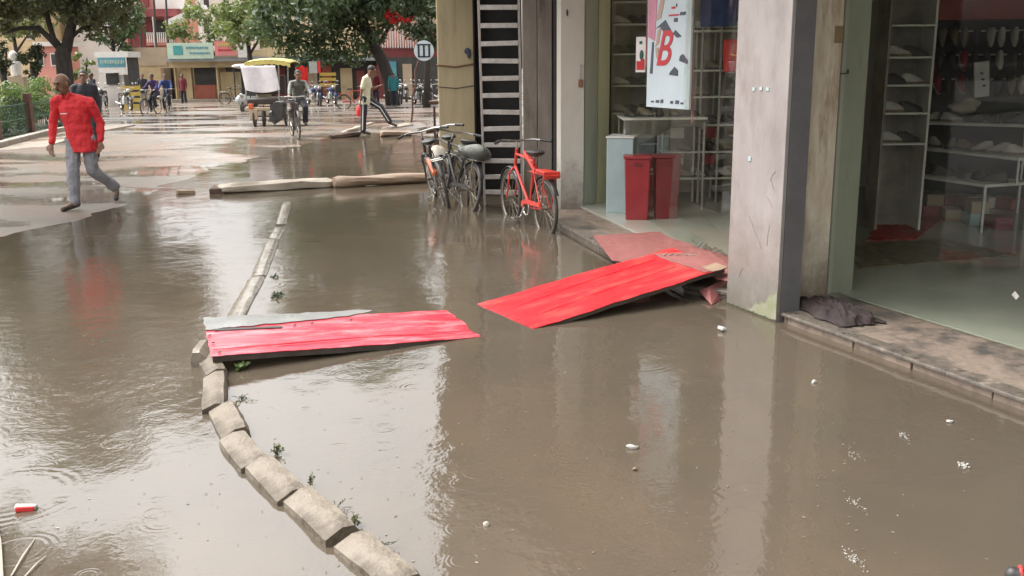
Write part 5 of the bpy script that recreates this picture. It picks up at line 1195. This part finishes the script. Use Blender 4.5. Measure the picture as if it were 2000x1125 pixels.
simple_tree('street_tree', 'yellowish small tree behind the person in dark blue', 158, 128, 48, (.6, .5, .9), 12, M['leaf_lime'], 48, ln=900, sz=.11)
# hedge with fence and kerb
k0, k1, k2_ = P(-60, 305), P(0, 292), P(107, 263); k3 = P(118, 258)
path = [V((-13.5, 17, 0)), k0, k1, k2_, k3 + V((.2, 2.5, 0))]
def along(path, f):
    Ls = [(b - a).length for a, b in zip(path, path[1:])]; s_ = f * sum(Ls)
    for (a, b), l in zip(zip(path, path[1:]), Ls):
        if s_ <= l: return a.lerp(b, s_ / l), (b - a).normalized()
        s_ -= l
    return path[-1].copy(), (path[-1] - path[-2]).normalized()
def strip(path, o0, o1, z0, z1, n=40):
    g = MB(); vs = []
    for i in range(n + 1):
        p, d = along(path, i / n); nn = V((-d.y, d.x, 0))
        for o_, z in ((o0, z0), (o0, z1), (o1, z1), (o1, z0)): vs.append(p + nn * o_ + V((0, 0, z)))
    fs = [(i * 4 + k, (i + 1) * 4 + k, (i + 1) * 4 + (k + 1) % 4, i * 4 + (k + 1) % 4) for i in range(n) for k in range(4)] + [(3, 2, 1, 0), tuple(n * 4 + k for k in range(4))]
    return g.add(vs, fs)
kb = thing('roadside_kerb', 'low concrete kerb wall with pale top in front of the hedge', 'kerb')
strip(path, 0, .30, -.1, .13).build('wall', M['kerbc'], kb); strip(path, -.01, .14, .132, .155).build('coping', M['kerbtop'], kb)
struct(strip(path, -.9, -.02, -.05, .035).build('gutter', M['kerbc']))
fe = thing('fence', 'dark green railing with brown posts in front of the hedge', 'fence')
for f in (.28, .48, .68, .90):
    p, d = along(path, f); MB().box(p + V((-d.y, d.x, 0)) * .35 + V((0, 0, .55)), (.16, .16, 1.1)).build('post', M['brown_paint'], fe, bevel=.01)
g = MB()
for i in range(120):
    p, d = along(path, i / 120); p = p + V((-d.y, d.x, 0)) * .36; g.tube([p + V((0, 0, .12)), p + V((0, 0, .85))], .009, 4)
for z in (.2, .5, .85): g.tube([along(path, f / 30)[0] + V((-along(path, f / 30)[1].y, along(path, f / 30)[1].x, 0)) * .36 + V((0, 0, z)) for f in range(31)], .014, 5)
g.build('railing', M['fence_green'], fe)
rnd = random.Random(3); cl_ = []
for i in range(90):
    f = rnd.uniform(0, 1); p, d = along(path, f); nn = V((-d.y, d.x, 0)); top = 1.22 + .12 * math.sin(f * 30)
    cl_.append((p + nn * rnd.uniform(.55, 1.6) + V((0, 0, rnd.uniform(.35, top))), (.30, .30, .24)))
hg = thing('hedge', 'bright green leafy hedge behind the railing at left', 'hedge'); leaf_cloud('foliage', cl_, 1500, .055, M['leaf_hedge'], hg, 5)
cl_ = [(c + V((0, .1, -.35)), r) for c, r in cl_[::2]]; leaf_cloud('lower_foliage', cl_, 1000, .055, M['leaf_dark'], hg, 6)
struct(MB().prism([(-30, 14), (-13.3, 15), (k1.x - .35, k1.y), (k2_.x - .35, k2_.y), (k3.x - .2, 29), (-30, 33)], -.3, .10).build('verge', mat('dark_soil', (.05, .045, .025), .9, (.03, .04, .015), 2, .3)))

# ---------------------------------------------------------------- far buildings
def wbox(name, m_, parent, u0, u1, v0, v1, Y, D, dz=0, z0=None, bevel=0, off=0):
    a = PY(u0, v0, Y); b = PY(u1, v1, Y); lo = b.z if z0 is None else z0
    return MB().box(((a.x + b.x) / 2, Y + D / 2 - off, (a.z + lo) / 2), (abs(b.x - a.x), D, a.z - lo)).build(name, m_, parent, bevel=bevel)
YS = 60; z6 = gz(YS)
SB = thing('shop_row', 'single storey cream shop row with open bays, pillars and a long sign board', 'building')
wbox('back_wall', M['cream_wall'], SB, 250, 530, 100, 210, YS + 3, .2, z0=z6 - .1)
wbox('roof', M['grey_roof'], SB, 325, 500, 112, 119, YS - .6, 4)
wbox('fascia', M['tan_wall'], SB, 253, 327, 93, 128, YS - .1, .3)
wbox('lintel', M['cream_wall'], SB, 258, 492, 119.5, 131, YS, .3)
for u in (262, 343, 425, 487): wbox('pillar', M['cream_wall'], SB, u - 4, u + 4, 131.5, 200, YS, .35, z0=z6 - .05)
wbox('partition', M['tan_wall'], SB, 313, 325, 131, 200, YS + 1.2, 1.9, z0=z6)
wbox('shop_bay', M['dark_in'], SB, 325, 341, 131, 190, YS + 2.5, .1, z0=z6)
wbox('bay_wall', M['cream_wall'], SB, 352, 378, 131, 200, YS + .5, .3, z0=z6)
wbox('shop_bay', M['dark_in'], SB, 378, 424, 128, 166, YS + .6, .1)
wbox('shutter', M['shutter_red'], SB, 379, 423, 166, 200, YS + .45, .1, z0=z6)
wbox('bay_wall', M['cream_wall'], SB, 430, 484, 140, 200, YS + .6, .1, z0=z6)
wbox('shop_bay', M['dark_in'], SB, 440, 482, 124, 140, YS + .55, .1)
wbox('floor_step', M['kerbc'], SB, 330, 530, 195, 206, YS - .8, 5, z0=z6 - .1)
SG = thing('sign_board', 'long shop sign, pale green left part and pink right part, above the cream shops', 'sign')
a = wbox('green_panel', M['sign_green'], SG, 325, 417, 84, 114, YS - .8, .12)
a = wbox('pink_panel', M['sign_pink'], SG, 418, 462, 80, 108, YS - .82, .12)
wbox('end_panel', M['white'], SG, 463, 488, 80, 112, YS - .8, .12)
wbox('emblem', M['sign_teal'], SG, 337, 357, 89, 107, YS - .84, .03, bevel=.1)
g = MB(); random.seed(2)
def word(g, u0, u1, v, h, Y):
    u = u0
    while u < u1:
        w_ = random.uniform(1.5, 3.2); a = PY(u, v, Y); b = PY(u + w_, v + h * random.uniform(.7, 1), Y); g.box(((a.x + b.x) / 2, Y, (a.z + b.z) / 2), (b.x - a.x, .02, a.z - b.z)); u += w_ + .9
word(g, 363, 405, 91, 5, YS - .83); g.build('lettering', M['sign_blue'], SG); g = MB(); word(g, 370, 410, 102, 4, YS - .83); g.build('lettering', M['sign_blue'], SG)
g = MB(); word(g, 424, 456, 84, 7, YS - .85); g.build('pale_lettering', M['canopy_yellow'], SG); g = MB(); word(g, 426, 454, 96, 4, YS - .85); g.build('small_lettering', M['ink_red'], SG)
# pink and maroon building
PB = thing('house', 'two storey maroon and pink house with white porch roof behind the cream shops', 'building'); YP = 72
wbox('wall', M['pink_wall'], PB, 232, 345, -60, 150, YP, 6, z0=gz(YP)); wbox('upper_wall', M['maroon_wall'], PB, 246, 300, 42, 92, YP - .3, .25)
wbox('fascia', M['maroon_wall'], PB, 240, 345, 18, 32, YP - 1, 1.2); wbox('balcony', M['pink_wall'], PB, 285, 345, 76, 88, YP - .9, .8)
wbox('window', M['dark_in'], PB, 302, 326, 40, 74, YP - .2, .1); wbox('window', M['maroon_wall'], PB, 262, 290, -20, 12, YP - .2, .1); wbox('wall_panel', M['white_wall'], PB, 300, 360, -30, 17, YP - .6, .4)
for u in (250, 268, 298, 322): wbox('column', M['maroon_wall'] if u != 298 else M['white_wall'], PB, u, u + 4, 32, 92, YP - 1, .3)
g = MB(); a = PY(330, 46, YP - 1.6); b = PY(400, 14, YP - 1.6); g.bar(a, b, 1.2, .35); g.build('porch_roof', M['white'], PB)
g = MB()
for i in range(14):
    a = PY(287 + i * 4, 66, YP - 1); g.box((a.x, YP - 1, a.z - .25), (.06, .06, .7))
g.build('balustrade', M['white'], PB)
# pale blocks beyond
def block(label, u0, u1, v0, Y, m_, D=8, wins=True, seed=1, rows=2):
    t = thing('building', label, 'building'); wbox('wall', m_, t, u0, u1, v0, 150, Y, D, z0=gz(Y) - .5)
    wbox('parapet', M['white_wall'], t, u0 - 3, u1 + 3, v0 - 6, v0 + 2, Y - .25, D + .5)
    if wins:
        n_ = max(2, int((u1 - u0) / 32))
        for r_ in range(rows):
            for i in range(n_):
                u = u0 + (i + .5) * (u1 - u0) / n_; vv = v0 + 16 + r_ * 46
                f = wbox('window', M['white'], t, u - 8, u + 8, vv, vv + 25, Y - .06, .1); 
                wbox('pane', M['dark_in'], f, u - 6, u + 6, vv + 2, vv + 23, Y - .08, .04)
    return t
block('pale yellow house far behind the left tree', -80, 75, -10, 85, M['cream_wall'])
block('salmon pink house seen right of the dark shrub', 66, 118, 88, 62, M['pink_wall'], 3, wins=True, rows=1)
block('white house behind the forked tree trunk', 120, 235, -30, 90, M['white_wall'])
block('cream house behind the yellow green trees', 345, 500, -20, 84, M['white_wall'], rows=2)
block('dull cream house behind the centre tree', 500, 725, -40, 74, M['cream_wall'], rows=2)
block('tan house behind the motorcycle row', 700, 960, -45, 78, M['tan_wall'], rows=1)
t = thing('low_building', 'low dim building with coloured shutters behind the centre tree and rickshaws', 'building')
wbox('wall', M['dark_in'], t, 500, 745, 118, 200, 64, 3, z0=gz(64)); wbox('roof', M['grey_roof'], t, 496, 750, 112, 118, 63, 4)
for k_, (a, b, m_) in enumerate(((508, 530, 'tan_wall'), (534, 560, 'maroon_wall'), (600, 622, 'tan_wall'), (628, 650, 'shutter_red'), (664, 690, 'cream_wall'), (696, 715, 'maroon_wall'), (722, 742, 'shutter_red'))):
    wbox('shutter', M[m_], t, a, b, 128 + 5 * (k_ % 3), 196, 63.9, .08, z0=gz(64))
RB = thing('railing_wall', 'pink wall topped by a pale fan of vertical railings right of the centre tree', 'wall'); YR = 63
wbox('wall', M['maroon_wall'], RB, 735, 870, 92, 165, YR, .3, z0=gz(YR)); wbox('plinth', M['pink_wall'], RB, 738, 835, 48, 92, YR + .3, .2)
for i in range(19):
    u = 741 + i * 5; v0 = 60 - 14 * math.sin(PI * i / 18); a = PY(u, v0, YR - .1); b = PY(u, 94, YR - .1); MB().box((a.x, YR - .1, (a.z + b.z) / 2), (.07, .07, a.z - b.z)).build('bar', M['white_wall'], RB)
g = MB(); random.seed(9)
cl_ = [(PY(u, v, 46) , (.20, .2, .16)) for u, v in ((762, 22), (772, 30), (782, 36), (795, 40), (768, 40), (803, 34), (758, 30))]
t = thing('red_flowers', 'spray of bright red flowers above the pink railings', 'flowers'); leaf_cloud('petals', cl_, 3000, .07, M['redcloth'], t, 8)
t = thing('awning', 'dark sloping awning right of the red flowers', 'awning')
g = MB(); a, b = PY(800, 36, 58), PY(862, 52, 58); g.bar(a, b, 1.6, .12); g.build('sheet', M['dark_in'], t); MB().tube([PY(858, 52, 58), PY(858, 198, 58)], .05, 6).build('pole', M['blackp'], t)
t = thing('stall', 'dim stall with maroon and orange panels behind the motorcycle row', 'stall'); wbox('counter', M['dark_in'], t, 748, 880, 112, 200, 61, 1.2, z0=gz(61)); wbox('goods', M['orange'], t, 842, 860, 68, 82, 60.9, .6)
wbox('shop_panel', M['maroon_wall'], t, 835, 865, 60, 100, 61.6, .4); wbox('shutter', M['sign_blue'], t, 752, 776, 120, 185, 60.9, .09); wbox('shutter', M['tan_wall'], t, 786, 806, 125, 190, 60.9, .09)
# blue awning vehicle/stall at left
t = thing('kiosk', 'kiosk with blue and white awning left of the cream shops', 'kiosk'); YK = 52
wbox('roof', M['white'], t, 184, 250, 101, 112, YK - .3, 1.8); wbox('banner', M['sign_blue'], t, 190, 245, 112.5, 131, YK - .3, .08); wbox('lower_banner', M['white'], t, 192, 244, 131.2, 142, YK - .28, .06)
wbox('body', M['white_wall'], t, 192, 246, 146, 195, YK + .4, 1.0, z0=gz(YK)); wbox('side', M['dark_in'], t, 246, 256, 104, 190, YK, 1.5, z0=gz(YK)); wbox('hatch', M['dark_in'], t, 206, 232, 143, 165, YK + .3, .09)
g = MB(); word(g, 196, 240, 117, 9, YK - .33); g.build('lettering', M['sign_green'], t)
# monument, barricade, poles
t = thing('monument', 'small white stone monument on an orange plinth behind the hedge', 'monument'); YM = 40
wbox('plinth', M['tan_wall'], t, 5, 50, 150, 190, YM, 1, z0=gz(YM)); wbox('shaft', M['white'], t, 17, 34, 120, 150, YM + .2, .5, bevel=.08)
g = MB(); g.ell(PY(26, 110, YM + .4), (.18, .15, .22)); g.build('top', M['white'], t, smooth=2)
t = thing('barricade', 'yellow steel barricade between the motorcycles and the cyclists', 'barricade', group=None); YB = G(262, 212).y
for v in (168, 180, 192, 204): wbox('rail', M['yellow'], t, 236, 274, v, v + 7, YB, .05)
for u in (236, 272): wbox('post', M['yellow'], t, u, u + 4, 165, 214, YB + .03, .06, z0=gz(YB))
t = thing('barricade', 'yellow steel barricade behind the motorcycles right of the red cloth', 'barricade'); YB = G(640, 200).y
for v in (142, 152, 163): wbox('rail', M['yellow'], t, 624, 656, v, v + 6, YB, .05)
for u in (624, 653): wbox('post', M['yellow'], t, u, u + 3, 140, 200, YB + .03, .06, z0=gz(YB))
t = thing('notice_board', 'small grey board with red edge right of the red cloth', 'board'); wbox('board', M['steel'], t, 603, 620, 120, 143, 44, .08); wbox('edge', M['redcloth'], t, 620.3, 626, 120, 143, 44, .08); wbox('leg', M['blackp'], t, 611, 614, 143, 200, 44.02, .05, z0=gz(44))
for i, (u, v0, v1, Y, lab) in enumerate(((268, -60, 92, 67, 'thin dark pole left of the maroon house'), (297, -60, 90, 67, 'thin dark pole in the middle of the maroon house'), (321, -60, 88, 67, 'thin dark pole right of the maroon house'), (388, -60, 66, 66, 'pale thin pole in front of the yellow green tree'))):
    a = PY(u, v0, Y); b = PY(u + 4, v1, Y); tag(MB().tube([a, V((b.x, Y, gz(Y)))], .07, 6).build('pole', M['blackp'] if i < 3 else M['white'], smooth=True), lab, 'pole')
# sign on a crooked pole
t = thing('round_sign', 'round blue and white sign on a thin crooked pole left of the beige column', 'sign'); Yg = 29.0
pts = [PY(u, v, Yg) for u, v in ((803, 236), (806, 215), (805, 190), (812, 165), (811, 140), (818, 118))]; pts[0].z = 0
MB().tube(pts, .028, 6).build('pole', M['brown_paint'], t, smooth=True)
c = PY(828, 99, Yg); g = MB(); g.tube([c + V((0, -.012, 0)), c + V((0, .012, 0))], .29, 24); g.build('disc', M['paper'], t)
g = MB()
for x in (-.17, .0, .17): g.box(c + V((x * .9, -.018, .0)), (.055, .01, .36))
g.box(c + V((0, -.019, .17)), (.40, .01, .04)); g.box(c + V((0, -.019, -.17)), (.36, .01, .04)); g.build('marking', M['dark_cloth'], t)
# steel stand by the column
t = thing('steel_stand', 'rusty steel stand with flat top in front of the beige column', 'stand'); Yq = 20.5
a, b = PY(838, 200, Yq), PY(868, 200, Yq); MB().box(((a.x + b.x) / 2, Yq, a.z), (b.x - a.x, .35, .06)).build('top', M['brown_paint'], t)
for u in (848, 864): p = PY(u, 203, Yq); MB().box((p.x, Yq, p.z / 2 - .05), (.045, .045, p.z)).build('leg', M['brown_paint'], t)
a, b = PY(832, 257, Yq - .2), PY(866, 253, Yq); MB().bar(a, b, .05, .08).build('crossbar', M['brown_paint'], t)

# ---------------------------------------------------------------- floating litter, weeds, splashes
def scrap(u, v, w_, h_, mtl, label, seed, name='floating_scrap', cat='litter', z=.006):
    g = MB(); g.ell((0, 0, 0), (w_, h_, .010), None, 14, 6); g.jitter(w_ * .45, 1 / w_ * .9, seed); o = g.build(name, mtl, smooth=True); o.location = P(u, v, z); return tag(o, label, cat)
scrap(1234, 872, .032, .022, M['foam'], 'white foam scrap floating in the middle of the brown water', 1)
scrap(1410, 641, .030, .030, M['foam'], 'white scrap floating at the foot of the grey pillar', 2, z=.02)
scrap(1855, 823, .016, .012, M['foam'], 'small white scrap floating near the right shop step', 3)
scrap(1590, 746, .014, .007, M['foam'], 'tiny white flake floating below the brown cloth', 4)
scrap(1240, 917, .012, .006, M['shoe_tan'], 'tiny brown leaf floating just below the middle white scrap', 5)
scrap(950, 1024, .012, .010, M['bag_cream'], 'tiny pale flake floating near the bottom of the picture', 6)
g = MB(); g.box((0, 0, 0), (.085, .035, .018)); g.jitter(.006, 20); o = tag(g.build('wrapper', M['foam'], bevel=.006), 'crumpled white and red food wrapper floating at lower left', 'litter'); o.location = P(50, 990, .012); o.rotation_euler = (0, .1, .25)
g = MB(); g.box((.0, -.012, -.003), (.07, .022, .022)); g.jitter(.004, 20); o2 = g.build('red_print', M['redcloth'], o, bevel=.004)
def splash(u, v, n_, spread, label, seed, big=1.0):
    rnd = random.Random(seed); g = MB()
    for i in range(n_):
        a = rnd.random() * 6.3; r_ = abs(rnd.gauss(0, spread)); s_ = rnd.uniform(.0012, .0042) * big
        g.ell((math.cos(a) * r_ * .6, math.sin(a) * r_ * 1.5, s_ * .4 + max(0, rnd.gauss(0, .006))), (s_, s_ * 1.2, s_), None, 6, 4)
    o = g.build('water_splash', M['foam'], smooth=2); o.location = P(u, v, .002); return tag(o, label, 'splash', 'splashes from roof drips')
splash(1765, 852, 26, .020, 'cluster of white drip splashes beyond the others, nearest the shop step', 1)
splash(1882, 910, 32, .022, 'white drip splash farthest right on the brown water', 2, 1.2)
splash(1664, 885, 30, .035, 'faint tall white drip splash below the grey pillar', 3, .6)
splash(1670, 985, 34, .030, 'white drip splash in the middle of the vertical line of drips', 4, .8)
splash(1668, 1095, 60, .040, 'broad white drip splash at the bottom of the picture', 5, .8)
def weed(u, v, n_, size, label, seed, mtl='leaf_hedge', h=.06, spread=.04, z=0.0):
    rnd = random.Random(seed); t = thing('weed', label, 'plant', P(u, v, z)); g = MB(); lf_ = MB()
    for i in range(n_):
        a = rnd.random() * 6.3; r_ = rnd.uniform(.2, 1) * spread; tip = V((math.cos(a) * r_, math.sin(a) * r_, rnd.uniform(.3, 1) * h)); g.tube([V((0, 0, -.01)), tip * .5 + V((0, 0, .01)), tip], .0012, 4)
        for k in range(4):
            p = tip * (1 - .18 * k); d = V((rnd.gauss(0, 1), rnd.gauss(0, 1), rnd.gauss(0, .6))).normalized(); b_ = d.orthogonal().normalized(); s_ = size * rnd.uniform(.6, 1.2); n0 = len(lf_.v)
            lf_.v += [p, p + d * s_ * .5 + b_ * s_ * .3, p + d * s_, p + d * s_ * .5 - b_ * s_ * .3]; lf_.f.append((n0, n0 + 1, n0 + 2, n0 + 3))
    g.build('stem', M['leaf_dark'], t); lf_.build('leaf', M[mtl], t); return t
weed(470, 724, 9, .035, 'bright yellow green leafy plant under the near edge of the pink red sheet', 1, 'leaf_hedge', .05, .04)
weed(472, 782, 9, .014, 'sparse weed tips poking from water right of the upright kerb stone', 2, 'leaf_olive', .02, .09)
weed(542, 888, 12, .018, 'grey green weed at the bend of the kerb row', 3, 'leaf_olive', .05, .04)
weed(605, 950, 8, .014, 'thin upright weed shoot above the long kerb stone', 4, 'leaf_olive', .07, .03)
weed(655, 1000, 10, .012, 'row of tiny weeds along the longest kerb stone', 5, 'leaf_olive', .03, .07)
weed(690, 1028, 12, .018, 'grey green weed at the lower end of the longest kerb stone', 6, 'leaf_olive', .05, .035)
weed(735, 1072, 14, .014, 'trailing weed beside the last kerb stone', 7, 'leaf_olive', .035, .08)
weed(540, 580, 10, .035, 'floating green weed right of the drowned kerb slab', 8, 'leaf_dark', .03, .07)
weed(536, 542, 6, .03, 'smaller floating weed farther behind the floating green weed', 9, 'leaf_dark', .02, .06)
rnd = random.Random(77); g = MB()
for i in range(420):
    u = rnd.uniform(0, 2000); v = 420 + 700 * rnd.random() ** .8; p = P(u, v, .003)
    if FR(0, -.1).y > 0 and (p - O2).dot(N2) > -.1 and p.y < 7.5: continue
    if p.x > .4 and p.y > 7: continue
    if shore_d(p.x, p.y) > -.3: continue
    a = rnd.random() * 6.3; s_ = rnd.uniform(.003, .010); d = V((math.cos(a), math.sin(a), 0)); n_ = V((-d.y, d.x, 0)) * rnd.uniform(.25, .6)
    g.add([p - d * s_, p + n_ * s_, p + d * s_, p - n_ * s_, p + V((0, 0, .002))], [(0, 3, 4), (3, 2, 4), (2, 1, 4), (1, 0, 4)])
o = g.build('floating_specks', mat('leaf_crumbs', (.10, .075, .04), .6, (.25, .22, .16), 1.5, 0, island=.4)); o['kind'] = 'stuff'; tag(o, 'tiny leaf crumbs and scum drifting over the brown flood water', 'debris')
# pale rod and twigs in the bottom left corner
tag(MB().tube([P(-14, 1010, .01), P(-2, 1060, .012), P(2, 1140, .012)], .010, 6).build('pale_rod', M['bag_cream'], smooth=True), 'pale rod lying in the water at the bottom left corner', 'rod')
for i, (a, b, c) in enumerate((((22, 1125), (45, 1085), (68, 1052)), ((45, 1130), (72, 1100), (90, 1085)))):
    tag(MB().tube([P(*a, .006), P(*b, .01), P(*c, .004)], [.003, .0035, .0015], 5).build('twig', M['bag_cream'], smooth=True), 'longer pale twig lying in the water at bottom left' if i == 0 else 'shorter pale twig right of the longer one at bottom left', 'twig')
# dark object at the bottom right corner
t = thing('handlebar_grip', 'black grip with red trim cut by the bottom right corner', 'grip', P(1992, 1122, .35)); g = MB(); g.cap(V((-.02, 0, 0)), V((.12, -.05, -.02)), .022, .024); g.build('grip', M['blackp'], t, smooth=True)
MB().torus((.0, 0, 0), (1, -.35, 0), .022, .005, 16, 6).build('trim', M['redcloth'], t, smooth=2)
MB().tube([(.12, -.05, -.02), (.3, -.1, -.35)], .012, 8).build('bar', M['chrome'], t, smooth=True)
print('shoes', SHOES, 'objects', len(bpy.data.objects))
